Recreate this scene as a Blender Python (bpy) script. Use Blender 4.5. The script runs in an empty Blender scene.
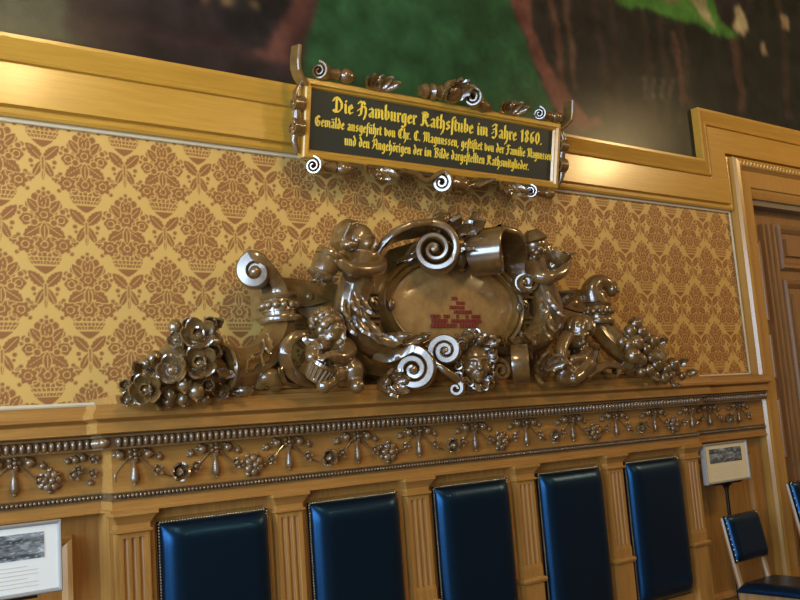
import bpy, bmesh, math, random
import numpy as np
from mathutils import Vector, Matrix
random.seed(7); rng = np.random.default_rng(7)
PI = math.pi
scene = bpy.context.scene
COL = scene.collection

# ------------------------------------------------------------------ camera
CAM = Vector((0.0, -4.0, 1.62))
CR = Vector((0.8016, -0.5933, -0.0735)).normalized()
CF = Vector((0.5975, 0.7910, 0.1316)).normalized()
CU = CR.cross(CF).normalized(); CR = CF.cross(CU).normalized()
FPX = 935.6
cd = bpy.data.cameras.new('camera'); cam = bpy.data.objects.new('camera', cd); COL.objects.link(cam)
cd.sensor_width = 36.0; cd.lens = FPX*36/800; cd.clip_start = 0.05; cd.clip_end = 100
M = Matrix((CR, CU, -CF)).transposed().to_4x4(); M.translation = CAM
cam.matrix_world = M
scene.camera = cam

# ------------------------------------------------------------------ light
scene.view_settings.view_transform = 'Standard'
scene.view_settings.look = 'None'
scene.view_settings.gamma = 1.0
scene.view_settings.exposure = 0.0
scene.view_settings.use_curve_mapping = False
wd = bpy.data.worlds.new('world'); scene.world = wd; wd.use_nodes = True
wd.node_tree.nodes['Background'].inputs[0].default_value = (0.55, 0.62, 0.75, 1)
wd.node_tree.nodes['Background'].inputs[1].default_value = 0.05

def lamp(name, kind, loc, power, color, **kw):
    l = bpy.data.lights.new(name, kind); l.energy = power; l.color = color
    for k, v in kw.items(): setattr(l, k, v)
    o = bpy.data.objects.new(name, l); COL.objects.link(o); o.location = loc
    return o
WARM = (1.0, 0.69, 0.31); COOL = (0.58, 0.78, 1.0)
lamp('chandelier_light', 'POINT', (1.8, -3.0, 4.45), 135, WARM, shadow_soft_size=0.22)
lamp('chandelier_light', 'POINT', (8.2, -3.0, 4.45), 185, WARM, shadow_soft_size=0.22)
lamp('chandelier_light', 'POINT', (5.0, -5.5, 4.45), 125, WARM, shadow_soft_size=0.22)
for wy, wp in ((-1.3, 330), (-3.9, 260), (-6.5, 260)):
    o = lamp('window_daylight', 'AREA', (-2.95, wy, 2.6), wp, COOL, shape='RECTANGLE', size=1.2, size_y=3.0)
    o.rotation_euler = (PI/2, 0, -PI/2)

# ------------------------------------------------------------------ materials
def mat(name, base, rough=0.5, metal=0.0, coat=0.0, grain=None, grain_axis='X', scale=1.0, bump=0.0, spec=0.5, tint=None, coat_ior=1.5):
    m = bpy.data.materials.new(name); m.use_nodes = True
    nt = m.node_tree; b = nt.nodes['Principled BSDF']
    if tint: b.inputs['Specular Tint'].default_value = (*tint, 1)
    b.inputs['Base Color'].default_value = (*base, 1); b.inputs['Roughness'].default_value = rough
    b.inputs['Metallic'].default_value = metal; b.inputs['Coat Weight'].default_value = coat
    b.inputs['Coat Roughness'].default_value = 0.16; b.inputs['Coat IOR'].default_value = coat_ior
    b.inputs['Specular IOR Level'].default_value = spec
    if grain is not None:
        tc = nt.nodes.new('ShaderNodeTexCoord'); mp = nt.nodes.new('ShaderNodeMapping')
        st = {'X': (1.2, 14, 22), 'Z': (22, 14, 1.2), 'N': (9, 9, 9)}[grain_axis]
        mp.inputs['Scale'].default_value = [s*scale for s in st]
        nz = nt.nodes.new('ShaderNodeTexNoise'); nz.inputs['Scale'].default_value = 3.0; nz.inputs['Detail'].default_value = 6
        nz.inputs['Roughness'].default_value = 0.65
        cr = nt.nodes.new('ShaderNodeValToRGB')
        cr.color_ramp.elements[0].position = 0.3; cr.color_ramp.elements[0].color = (*grain, 1)
        cr.color_ramp.elements[1].position = 0.7; cr.color_ramp.elements[1].color = (*base, 1)
        nt.links.new(tc.outputs['Object'], mp.inputs[0]); nt.links.new(mp.outputs[0], nz.inputs['Vector'])
        nt.links.new(nz.outputs[0], cr.inputs[0]); nt.links.new(cr.outputs[0], b.inputs['Base Color'])
        if bump:
            bp = nt.nodes.new('ShaderNodeBump'); bp.inputs['Strength'].default_value = bump; bp.inputs['Distance'].default_value = 0.004
            nt.links.new(nz.outputs[0], bp.inputs['Height']); nt.links.new(bp.outputs[0], b.inputs['Normal'])
    return m
def attr_mat(name, c0, c1, r0, r1, attr='pattern', fac=True, spec=0.5, sheen=0.0, bump=0.0):
    m = bpy.data.materials.new(name); m.use_nodes = True; nt = m.node_tree; b = nt.nodes['Principled BSDF']
    at = nt.nodes.new('ShaderNodeAttribute'); at.attribute_name = attr
    b.inputs['Specular IOR Level'].default_value = spec
    if fac:
        mx = nt.nodes.new('ShaderNodeMix'); mx.data_type = 'RGBA'
        mx.inputs['A'].default_value = (*c0, 1); mx.inputs['B'].default_value = (*c1, 1)
        nt.links.new(at.outputs['Fac'], mx.inputs['Factor']); nt.links.new(mx.outputs['Result'], b.inputs['Base Color'])
        mr = nt.nodes.new('ShaderNodeMapRange'); mr.inputs['To Min'].default_value = r0; mr.inputs['To Max'].default_value = r1
        nt.links.new(at.outputs['Fac'], mr.inputs['Value']); nt.links.new(mr.outputs[0], b.inputs['Roughness'])
    else:
        nt.links.new(at.outputs['Color'], b.inputs['Base Color']); b.inputs['Roughness'].default_value = r0
    if bump:
        tc = nt.nodes.new('ShaderNodeTexCoord'); nz = nt.nodes.new('ShaderNodeTexNoise'); nz.inputs['Scale'].default_value = 130
        bp = nt.nodes.new('ShaderNodeBump'); bp.inputs['Strength'].default_value = bump; bp.inputs['Distance'].default_value = 0.004
        nt.links.new(tc.outputs['Object'], nz.inputs['Vector']); nt.links.new(nz.outputs[0], bp.inputs['Height']); nt.links.new(bp.outputs[0], b.inputs['Normal'])
    return m
OAK = mat('oak', (0.42, 0.205, 0.048), 0.40, grain=(0.29, 0.130, 0.027), grain_axis='X', coat=0.08)
OAKV = mat('oak_upright', (0.42, 0.205, 0.048), 0.40, grain=(0.29, 0.130, 0.027), grain_axis='Z', coat=0.08)
GOLDOAK = mat('golden_oak', (0.54, 0.295, 0.042), 0.30, grain=(0.44, 0.225, 0.028), grain_axis='X', coat=0.3)
GOLDOAKV = mat('golden_oak_upright', (0.50, 0.27, 0.060), 0.30, grain=(0.40, 0.20, 0.040), grain_axis='Z', coat=0.3)
CARVED = mat('carved_dark_oak', (0.170, 0.086, 0.021), 0.30, grain=(0.075, 0.037, 0.010), grain_axis='N', coat=1.0, bump=0.34, coat_ior=1.8)
GILTOAK = mat('carved_gilded_oak', (0.22, 0.120, 0.030), 0.28, grain=(0.12, 0.062, 0.016), grain_axis='N', coat=0.8, bump=0.25, coat_ior=1.6)
MEDAL = mat('medallion_burl', (0.42, 0.25, 0.085), 0.24, grain=(0.27, 0.145, 0.05), grain_axis='N', scale=0.6, coat=0.5)
MOULD = mat('dark_moulding', (0.19, 0.103, 0.040), 0.32, grain=(0.11, 0.058, 0.023), grain_axis='N', coat=1.0, coat_ior=1.5)
DOOROAK = mat('door_oak', (0.34, 0.18, 0.066), 0.36, grain=(0.22, 0.11, 0.04), grain_axis='Z', coat=0.15)
LEATHER = mat('blue_leather', (0.004, 0.008, 0.015), 0.30, grain=(0.003, 0.006, 0.011), grain_axis='N', scale=6, bump=0.12, spec=0.9, tint=(0.10,0.42,1.0))
BLACKLEATHER = mat('dark_blue_leather', (0.004, 0.007, 0.013), 0.30, grain=(0.003, 0.005, 0.010), grain_axis='N', scale=6, bump=0.1, spec=0.9, tint=(0.10,0.42,1.0))
BRASS = mat('brass', (0.55, 0.46, 0.27), 0.28, metal=1.0)
IRON = mat('dark_iron', (0.05, 0.045, 0.04), 0.4, metal=1.0)
CORD = mat('cream_cord', (0.62, 0.52, 0.34), 0.6)
BLACKP = mat('black_panel', (0.022, 0.027, 0.022), 0.45)
GOLD = mat('gold_leaf', (0.95, 0.72, 0.08), 0.4, metal=0.2)
REDP = mat('red_paint', (0.20, 0.028, 0.018), 0.4)
PAPER = mat('mount_paper', (0.74, 0.72, 0.66), 0.5)
PAPERY = mat('cream_paper', (0.72, 0.60, 0.36), 0.5)
INK = mat('grey_print', (0.56, 0.50, 0.38), 0.6)
SILVERFRAME = mat('grey_frame', (0.27, 0.25, 0.22), 0.35, coat=0.2)
WALLP = mat('plain_wall', (0.22, 0.17, 0.11), 0.8)
CEIL = mat('ceiling_paint', (0.24, 0.19, 0.13), 0.8)
FLOORM = mat('parquet', (0.20, 0.10, 0.045), 0.35, grain=(0.13, 0.065, 0.03), grain_axis='X')
DAMASK = attr_mat('damask_silk', (0.580, 0.360, 0.100), (0.270, 0.105, 0.027), 0.42, 0.62, spec=0.5)
CANVAS = attr_mat('painted_canvas', None, None, 0.28, 0.28, attr='paint', fac=False, spec=0.22, bump=0.18)
PHOTO = attr_mat('photo_print', None, None, 0.4, 0.4, attr='paint', fac=False)
GLASS = mat('window_glass', (0.75, 0.82, 0.9), 0.1)

# ------------------------------------------------------------------ mesh helpers
class MB:
    def __init__(s): s.v = []; s.f = []
    def add(s, vs, fs):
        n = len(s.v); s.v += [tuple(v) for v in vs]; s.f += [tuple(i+n for i in f) for f in fs]; return s
    def box(s, x0, x1, y0, y1, z0, z1):
        return s.add([(x, y, z) for z in (z0, z1) for y in (y0, y1) for x in (x0, x1)],
                     [(0,2,3,1),(4,5,7,6),(0,1,5,4),(2,6,7,3),(0,4,6,2),(1,3,7,5)])
    def rings(s, rs, closed=True, caps=True):
        n = len(rs[0]); fs = []
        for i in range(len(rs)-1):
            for j in range(n if closed else n-1):
                k = (j+1) % n
                fs.append((i*n+j, i*n+k, (i+1)*n+k, (i+1)*n+j))
        if caps and closed:
            fs.append(tuple(range(n))[::-1]); fs.append(tuple((len(rs)-1)*n+j for j in range(n)))
        return s.add([p for r in rs for p in r], fs)
    def tube(s, pts, rad, n=10, flat=1.0, fn=None):
        pts = [Vector(p) for p in pts]
        if not hasattr(rad, '__len__'): rad = [rad]*len(pts)
        rs = []; nrm = None
        for i, p in enumerate(pts):
            t = (pts[min(i+1, len(pts)-1)]-pts[max(i-1, 0)]).normalized()
            if nrm is None:
                a = Vector(fn) if fn else (Vector((0,-1,0)) if abs(t.y) < 0.9 else Vector((1,0,0)))
                nrm = (a-t*a.dot(t)).normalized()
            else: nrm = (nrm-t*nrm.dot(t)).normalized()
            b = t.cross(nrm)
            rs.append([p+(nrm*math.cos(2*PI*k/n)*flat+b*math.sin(2*PI*k/n))*rad[i] for k in range(n)])
        return s.rings(rs)
    def ell(s, c, r, R=None, nu=14, nv=9):
        c = Vector(c)
        if not hasattr(r, '__len__'): r = (r, r, r)
        def P(i, j):
            a = PI*i/nv; b = 2*PI*j/nu
            v = Vector((math.sin(a)*math.cos(b)*r[0], math.sin(a)*math.sin(b)*r[1], math.cos(a)*r[2]))
            return c+(R @ v if R is not None else v)
        vs = [P(0,0)]+[P(i,j) for i in range(1,nv) for j in range(nu)]+[P(nv,0)]
        fs = [(0, 1+j, 1+(j+1)%nu) for j in range(nu)]
        for i in range(nv-2):
            for j in range(nu):
                a=1+i*nu+j; b=1+i*nu+(j+1)%nu; fs.append((a, a+nu, b+nu, b))
        L=len(vs)-1; o=1+(nv-2)*nu
        fs += [(o+j, L, o+(j+1)%nu) for j in range(nu)]
        return s.add(vs, fs)
    def lathe(s, prof, c, ax=(0,0,1), n=20):
        c = Vector(c); ax = Vector(ax).normalized()
        a = Vector((0,-1,0)) if abs(ax.y) < 0.9 else Vector((1,0,0))
        e1 = (a-ax*a.dot(ax)).normalized(); e2 = ax.cross(e1)
        return s.rings([[c+ax*h+(e1*math.cos(2*PI*k/n)+e2*math.sin(2*PI*k/n))*max(r,1e-4) for k in range(n)] for r, h in prof])
    def ribbon(s, pts, ax, width, thick):
        """flat band standing on edge along pts; ax = direction of its width"""
        pts = [Vector(p) for p in pts]; N = len(pts); rs = []
        for i, p in enumerate(pts):
            t = (pts[min(i+1,N-1)]-pts[max(i-1,0)]).normalized()
            a = Vector(ax[i] if isinstance(ax, list) else ax).normalized()
            a = (a-t*a.dot(t)).normalized(); nn = t.cross(a)
            w = width[i] if hasattr(width,'__len__') else width
            h = thick[i] if hasattr(thick,'__len__') else thick
            b = min(0.25*h, 0.006)
            rs.append([p+a*(w/2-b)+nn*h/2, p+a*w/2+nn*(h/2-b), p+a*w/2-nn*(h/2-b), p+a*(w/2-b)-nn*h/2,
                       p-a*w/2-nn*h/2, p-a*w/2+nn*h/2])
        return s.rings(rs)
    def grid(s, fn, nu, nv, thick=None):
        P = [[Vector(fn(i/nu, j/nv)) for j in range(nv+1)] for i in range(nu+1)]
        fs = [(i*(nv+1)+j, (i+1)*(nv+1)+j, (i+1)*(nv+1)+j+1, i*(nv+1)+j+1) for i in range(nu) for j in range(nv)]
        vs = [p for r in P for p in r]
        if thick:
            nn = [Vector((0,0,0)) for _ in vs]
            for f in fs:
                n = (vs[f[2]]-vs[f[0]]).cross(vs[f[3]]-vs[f[1]])
                for k in f: nn[k] += n
            L = len(vs)
            vs2 = [v-(n.normalized() if n.length > 0 else Vector((0,0,1)))*thick for v, n in zip(vs, nn)]
            rim = [(i,0) for i in range(nu+1)]+[(nu,j) for j in range(1,nv+1)]+[(i,nv) for i in range(nu-1,-1,-1)]+[(0,j) for j in range(nv-1,0,-1)]
            ids = [i*(nv+1)+j for i,j in rim]
            fs = fs+[tuple(k+L for k in f[::-1]) for f in fs]+[(ids[k], ids[(k+1)%len(ids)]+0, ids[(k+1)%len(ids)]+L, ids[k]+L)[::-1] for k in range(len(ids))]
            vs = vs+vs2
        return s.add(vs, fs)
    def leaf(s, base, d, up, length, width, curl=0.5, lobes=3, thick=0.008, fold=0.25):
        base = Vector(base); d = Vector(d).normalized(); up = Vector(up); up = (up-d*up.dot(d)).normalized(); sd = d.cross(up)
        def fn(u, v):
            x = (v-.5)*2
            w = width*math.sin(PI*min(1, u*.92+.08))**.7*(1-.22*abs(math.sin(lobes*PI*u))*(1 if abs(x) > .6 else 0))
            a = curl*u
            pos = base + d*(length*(math.sin(a)/curl if abs(curl) > 1e-3 else u)) + up*(length*((1-math.cos(a))/curl if abs(curl) > 1e-3 else 0))
            return pos + sd*(x*w/2) + up*(fold*width*(x*x)*.6)
        return s.grid(fn, 12, 6, thick)
    def prism(s, poly, fn0, fn1):
        n = len(poly)
        return s.add([fn0(*p) for p in poly]+[fn1(*p) for p in poly],
              [tuple(range(n))[::-1], tuple(range(n,2*n))]+[(i,(i+1)%n,n+(i+1)%n,n+i) for i in range(n)])
    def extX(s, prof, x0, x1):
        """(y, z) outline run along X"""
        return s.prism(prof, lambda y,z:(x0,y,z), lambda y,z:(x1,y,z))
    def mesh(s, name, smooth=False, angle=None, fix=True):
        me = bpy.data.meshes.new(name); me.from_pydata(s.v, [], s.f)
        if fix:
            bm = bmesh.new(); bm.from_mesh(me); bmesh.ops.recalc_face_normals(bm, faces=bm.faces); bm.to_mesh(me); bm.free()
        if smooth:
            me.polygons.foreach_set('use_smooth', [True]*len(me.polygons))
            if angle: me.set_sharp_from_angle(angle=math.radians(angle))
        return me

def link(name, mesh, material, parent=None, loc=None):
    o = bpy.data.objects.new(name, mesh)
    if material and not mesh.materials: mesh.materials.append(material)
    COL.objects.link(o)
    if parent: o.parent = parent
    if loc is not None: o.location = loc
    return o
def obj(name, mb, material, parent=None, smooth=False, angle=40):
    return link(name, mb.mesh(name, smooth, angle), material, parent)
def localize(o, root):
    pass
def thing(name, label, cat, loc=(0,0,0), group=None):
    o = bpy.data.objects.new(name, None); COL.objects.link(o); o.location = loc; o.empty_display_size = 0.1
    o['label'] = label; o['category'] = cat
    if group: o['group'] = group
    return o
def part(name, mb, material, parent, smooth=False, angle=40, base=None):
    """mesh written in room coordinates, parented to a thing whose Empty is at parent's base"""
    o = obj(name, mb, material, parent, smooth, angle)
    r = parent
    off = Vector((0,0,0))
    while r is not None:
        off += r.location; r = r.parent
    o.location = -off
    return o
def struct(name, mb, material, smooth=False, parent=None):
    o = obj(name, mb, material, parent, smooth)
    if parent is None: o['kind'] = 'structure'
    return o
def organic(mb, voxel=0.008, smooth=3, name='m'):
    tmp = bpy.data.objects.new('tmp', mb.mesh('tmp')); COL.objects.link(tmp)
    md = tmp.modifiers.new('r', 'REMESH'); md.mode = 'VOXEL'; md.voxel_size = voxel; md.use_smooth_shade = True
    sm = tmp.modifiers.new('s', 'SMOOTH'); sm.iterations = smooth; sm.factor = 0.5
    dg = bpy.context.evaluated_depsgraph_get(); dg.update()
    me = bpy.data.meshes.new_from_object(tmp.evaluated_get(dg)); me.name = name
    m0 = tmp.data; bpy.data.objects.remove(tmp); bpy.data.meshes.remove(m0)
    return me
def opart(name, mb, material, parent, voxel=0.008, smooth=3):
    o = link(name, organic(mb, voxel, smooth, name), material, parent)
    off = Vector((0,0,0)); r = parent
    while r is not None: off += r.location; r = r.parent
    o.location = -off
    return o
def catmull(pts, n=8):
    pts = [Vector(p) for p in pts]; out = []
    P = [pts[0]*2-pts[1]]+pts+[pts[-1]*2-pts[-2]]
    for i in range(1, len(P)-2):
        for k in range(n):
            t = k/n; a, b, c, d = P[i-1], P[i], P[i+1], P[i+2]
            out.append(0.5*((2*b)+(c-a)*t+(2*a-5*b+4*c-d)*t*t+(3*b-a-3*c+d)*t**3))
    out.append(pts[-1]); return out
def lerpl(vals, n):
    return list(np.interp(np.linspace(0, 1, n), np.linspace(0, 1, len(vals)), vals))
def W(px, py, d=0.0):
    """real point at distance d in front of the wall, measured on the photograph"""
    v = CF*FPX+CR*(px-400)-CU*(py-300)
    return CAM+v*((4.0-d)/v.y)
def sweep(mb, path, prof, cap=True):
    """profile (u outwards, depth) along an XZ polyline, mitred; u points to the left of travel"""
    path = [Vector((p[0], p[1])) for p in path]; N = len(path); rs = []
    def nrm(a, b): t = (b-a).normalized(); return Vector((-t.y, t.x))
    for i, p in enumerate(path):
        if i == 0: o = nrm(path[0], path[1])
        elif i == N-1: o = nrm(path[-2], path[-1])
        else:
            n1 = nrm(path[i-1], p); n2 = nrm(p, path[i+1]); o = (n1+n2); o = o/(o.dot(n1))
        rs.append([(p.x+o.x*u, -d, p.y+o.y*u) for u, d in prof])
    return mb.rings(rs, closed=True, caps=cap)
def np_mesh(name, fn_pos, nu, nv, attr, values, color=False):
    """regular grid mesh with a per-vertex attribute"""
    U, V = np.meshgrid(np.linspace(0,1,nu), np.linspace(0,1,nv), indexing='ij')
    pos = fn_pos(U, V).reshape(-1, 3)
    idx = np.arange(nu*nv).reshape(nu, nv)
    q = np.stack([idx[:-1,:-1], idx[1:,:-1], idx[1:,1:], idx[:-1,1:]], -1).reshape(-1, 4)
    me = bpy.data.meshes.new(name)
    me.vertices.add(len(pos)); me.vertices.foreach_set('co', pos.astype(np.float32).ravel())
    me.loops.add(q.size); me.loops.foreach_set('vertex_index', q.astype(np.int32).ravel())
    me.polygons.add(len(q)); me.polygons.foreach_set('loop_start', np.arange(0, q.size, 4, dtype=np.int32))
    me.update(calc_edges=True)
    if color:
        at = me.color_attributes.new(attr, 'FLOAT_COLOR', 'POINT'); at.data.foreach_set('color', values.astype(np.float32).ravel())
    else:
        at = me.attributes.new(attr, 'FLOAT', 'POINT'); at.data.foreach_set('value', values.astype(np.float32).ravel())
    return me

# ------------------------------------------------------------------ setting
struct('floor', MB().box(-3, 11, -9, 0.6, -0.1, 0), FLOORM)
struct('ceiling', MB().box(-3, 11, -9, 0.6, 6.5, 6.6), CEIL)
wb = MB(); wb.box(-3, 6.45, 0.002, 0.2, 0, 6.5); wb.box(6.45, 11, 0.002, 0.2, 3.1, 6.5); wb.box(8.1, 11, 0.002, 0.2, 0, 3.1)
wall_back = struct('wall_back', wb, WALLP)
struct('wall_right', MB().box(11, 11.2, -9, 0.6, 0, 6.5), WALLP)
struct('wall_front', MB().box(-3, 11, -9.2, -9, 0, 6.5), WALLP)
wl = MB(); ys = [(-9, -7.15), (-5.85, -4.55), (-3.25, -1.95), (-.65, 0.2)]
WINS = ((-1.95, -.65), (-4.55, -3.25), (-7.15, -5.85))
for a, b in ys: wl.box(-3.2, -3, a, b, 0, 6.5)
for a, b in WINS: wl.box(-3.2, -3, a, b, 0, 1.0); wl.box(-3.2, -3, a, b, 4.0, 6.5)
struct('wall_left', wl, WALLP)
for k, (a, b) in enumerate(WINS):
    w = MB()
    for y in (a+.02, (a+b)/2, b-.02): w.box(-3.16, -3.08, y-.03, y+.03, 1.0, 4.0)
    for z in (1.03, 2.0, 3.0, 3.97): w.box(-3.15, -3.09, a, b, z-.025, z+.025)
    o = struct('window_%d' % (k+1), w, OAKV)
    g = obj('pane', MB().box(-3.13, -3.12, a, b, 1.0, 4.0), GLASS, o)

# wallpaper: half-drop damask
PXW, PZW, X0W, Z0W = 0.359, 0.554, 1.158, 2.359
def damask(x, z):
    out = np.zeros_like(x)
    sx, sz = 392/PXW, 640/PZW
    aa = 4.0
    def st(d): return np.clip(0.5-d/aa, 0, 1)
    for i0 in (0, 1):
        for dv in (-1, 0, 1):
            u = ((x-X0W-i0*PXW/2)/PXW+.5); u = np.abs((u-np.floor(u)-.5)*392)
            vv = ((z-Z0W-i0*PZW/2)/PZW); v = (vv-np.floor(vv)+dv)*640
            def circ(cx, cy, r, lob=0, amp=0):
                dx, dy = u-cx, v-cy; rr = np.hypot(dx, dy)
                return st(rr-(r+(amp*np.cos(lob*np.arctan2(dy, dx)) if lob else 0)))
            def ell(ax, ay, bx, by, w, ser=0):
                L = math.hypot(bx-ax, by-ay); tx, ty = (bx-ax)/L, (by-ay)/L
                a = ((u-ax)*tx+(v-ay)*ty)/L; b = np.abs((u-ax)*ty*-1+(v-ay)*tx)
                wid = w*np.sin(PI*np.clip(a, 0, 1))**.75*(1+ser*np.sin(a*30))
                m = st(b-wid)*((a > 0) & (a < 1)); rib = st(b-1.2)*((a > .1) & (a < .85))
                return np.clip(m-rib*.8, 0, 1)
            m = np.zeros_like(x); T_ = 5.0
            def draw(d, cut=None):
                nonlocal m
                f = np.clip(0.5-d/aa, 0, 1)
                if cut is not None: f = f*(1-.9*cut)
                g = np.clip(0.5-(d-T_)/aa, 0, 1)
                m = m*(1-g)+f*g
            def dc(cx, cy, r, lob=0, amp=0, ring=None, sy=1.0):
                dx, dy = u-cx, (v-cy)/sy; rr = np.hypot(dx, dy); d = rr-(r+(amp*np.cos(lob*np.arctan2(dy, dx)) if lob else 0))
                draw(d, None if ring is None else (np.abs(rr-ring) < 2.5))
            def dl(ax, ay, bx, by, w, ser=0):
                L = math.hypot(bx-ax, by-ay); tx, ty = (bx-ax)/L, (by-ay)/L
                a = ((u-ax)*tx+(v-ay)*ty)/L; b = np.abs(-(u-ax)*ty+(v-ay)*tx)
                wid = w*np.sin(PI*np.clip(a, 0, 1))**.7*(1+ser*np.sin(a*34))
                d = np.maximum(b-wid, np.maximum(-a, a-1)*L)
                draw(d, (b < 1.6) & (a > .12) & (a < .85))
            dc(0, 300, 62, sy=1.45); dc(0, 150, 80, sy=.5)
            t = np.clip(v/112, 0, 1); wid = 78*np.sin(PI/2*np.clip(t*1.15, 0, 1))**.75
            ang = u/np.maximum(v+20, 1)
            cut = ((np.abs(v-42) < 4) | (np.abs(v-64) < 3) | (np.abs(v-85) < 3) | ((np.abs((ang*5) % 1-.5) < .13) & (v > 44)))*1.0
            draw(np.maximum(u-wid, np.maximum(-v, v-106)), cut)
            for c in ((124,104,10), (132,152,13), (116,190,10), (50,104,16), (100,324,13), (60,122,15)): dc(*c)
            dc(86,144,38,7,6,17); dc(0,146,38,6,5,16)
            dl(0,250,94,184,28,.12); dl(0,168,0,256,17)
            dc(78,272,31,5,3,16); dc(112,298,9)
            dc(60,345,24); dc(36,384,20); dc(0,404,17); dc(0,428,9); dc(22,410,10); dc(86,316,13)
            dl(4,290,74,372,22); dl(0,310,16,396,18); dc(0,296,36,6,6,16); dc(44,256,15)
            dl(2,-66,76,14,25,.08); dl(4,-70,46,-156,18); draw(np.maximum(u-4.5, np.maximum(-55-v if False else v+50, -v-125)))
            dc(54,-74,11); dc(50,-100,8); dc(48,-158,9); dl(52,-150,80,-134,8); dl(0,-118,0,-168,7)
            out = np.maximum(out, m)
    return out
wx0, wx1, wz0, wz1 = 0.2, 6.2, 1.70, 3.06
nu, nv = 1440, 328
UU, VV = np.meshgrid(np.linspace(wx0, wx1, nu), np.linspace(wz0, wz1, nv), indexing='ij')
me = np_mesh('wallpaper', lambda U, V: np.stack([wx0+(wx1-wx0)*U, -0.003+0*U, wz0+(wz1-wz0)*V], -1), nu, nv, 'pattern', damask(UU, VV))
link('wallpaper', me, DAMASK, wall_back)

# picture rail that climbs over the door, and its cream cord
RZ, RX, DZ = 3.02, 6.183, 3.41
rail = MB(); RPROF = [(u_*.955, d_) for u_, d_ in [(0.0,0.0),(0.0,0.04),(0.012,0.048),(0.03,0.045),(0.034,0.03),(0.045,0.03),(0.05,0.055),(0.235,0.055),(0.238,0.045),(0.246,0.045),(0.25,0.062),(0.262,0.066),(0.266,0.058),(0.275,0.060),(0.30,0.070),(0.33,0.083),(0.345,0.088),(0.362,0.088),(0.365,0.0)]]
rail.rings([[(x_ if k_ in (0, 3) else x_-u*1.09, -d, z_+u) for u, d in RPROF] for k_, (x_, z_) in enumerate([(-3, RZ), (RX, RZ), (RX, DZ), (10.5, DZ)])])
struct('trim_1', rail, GOLDOAK)
cb = MB(); cb.tube([(-3,-0.012,3.012),(6.16,-0.012,3.012)], 0.010, 8); cb.tube([(6.165,-0.010,3.01),(6.175,-0.010,1.80)], 0.008, 8); cb.tube([(-3,-0.012,1.800),(1.36,-0.012,1.800)], 0.010, 8); cb.tube([(5.16,-0.012,1.80),(6.16,-0.012,1.80)], 0.008, 8)
struct('trim_2', cb, CORD, smooth=True)

# door casing
CX, CZ = 6.185, 3.43
cs = MB(); sweep(cs, [(CX, 0), (CX, CZ), (8.38, CZ), (8.38, 0)],
    [(0,0),(0,0.075),(-0.012,0.098),(-0.04,0.105),(-0.068,0.098),(-0.085,0.075),(-0.09,0.065),(-0.215,0.065),(-0.22,0.05),(-0.24,0.045),(-0.27,0.03),(-0.285,0.02),(-0.285,-0.14),(-0.0,-0.001)][:-1]+[(-0.02,-0.14)])
casing = struct('trim_3', cs, GOLDOAKV)
eg = MB()
for k in range(46): eg.ell((CX+.06+k*.045, -0.100, CZ-.045), (.017,.014,.028), nu=8, nv=5)
for k in range(75): eg.ell((CX+.083, -0.082, 0.1+k*.044), (.010,.012,.018), nu=6, nv=4)
obj('egg_moulding', eg, GOLDOAK, casing, smooth=True)
# door leaf in its recess
dr = MB(); dr.box(6.40, 8.2, 0.10, 0.14, 0, 3.2)
door = struct('door_1', dr, DOOROAK)
dm = MB()
def bolection(mb, x0, x1, z0, z1, y, w=0.04, h=0.03):
    sweep_pts = [(x0,z0),(x0,z1),(x1,z1),(x1,z0)]
    prof = [(0,0),(0.25*w,h),(0.6*w,h*0.8),(w,0.2*h),(w,0)]
    rs = []
    for (px, pz) in sweep_pts:
        sx = 1 if px == x0 else -1; sz = 1 if pz == z0 else -1
        rs.append([(px+sx*u, y-d, pz+sz*u) for u, d in prof])
    rs.append(rs[0]); mb.rings(rs, closed=False, caps=False)
for zz in ((0.3,0.95),(1.15,1.62),(1.75,2.12),(2.2,2.85)): bolection(dm, 6.50, 6.66, zz[0], zz[1], 0.10, 0.035, 0.035)
for k in range(3): dm.box(6.70+k*.05, 6.73+k*.05, 0.06-.012*k, 0.10, 0.0, 2.98)
obj('stile_moulding', dm, DOOROAK, door)
dp = MB()
for zz in ((0.25,1.0),(1.25,2.55),(2.62,3.0)): bolection(dp, 6.92, 7.85, zz[0], zz[1], 0.10, 0.07, 0.045); dp.box(7.04, 7.73, 0.075, 0.10, zz[0]+.12, zz[1]-.12)
obj('panel', dp, DOOROAK, door)
hd = MB(); hd.box(6.84, 6.90, 0.045, 0.10, 1.02, 1.30); hd.lathe([(.018,0),(.014,.03),(.03,.045),(.034,.06),(.02,.08)], (6.87,0.05,1.2), (0,-1,0), 14)
hd.tube([(6.87,-0.02,1.2),(6.80,-0.03,1.2),(6.74,-0.025,1.205)], [.014,.011,.008], 8)
obj('door_handle', hd, IRON, door, smooth=True)

# ------------------------------------------------------------------ mural
mx0, mx1, mz0, mz1 = -1.0, 10.5, 3.33, 6.2
nu, nv = 1150, 288
XX, ZZ = np.meshgrid(np.linspace(mx0, mx1, nu), np.linspace(mz0, mz1, nv), indexing='ij')
def vnoise(x, z, s, seed):
    r = np.random.default_rng(seed).random((128, 128))
    a, b = x*s, z*s; i, j = np.floor(a).astype(int), np.floor(b).astype(int); fa, fb = a-i, b-j
    fa, fb = fa*fa*(3-2*fa), fb*fb*(3-2*fb)
    g = lambda p, q: r[p % 128, q % 128]
    return (g(i,j)*(1-fa)+g(i+1,j)*fa)*(1-fb)+(g(i,j+1)*(1-fa)+g(i+1,j+1)*fa)*fb
jx = XX+(vnoise(XX,ZZ,5,1)-.5)*.07+(vnoise(XX,ZZ,40,11)-.5)*.03; jz = ZZ+(vnoise(XX,ZZ,5,2)-.5)*.07+(vnoise(XX,ZZ,40,12)-.5)*.03
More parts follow.
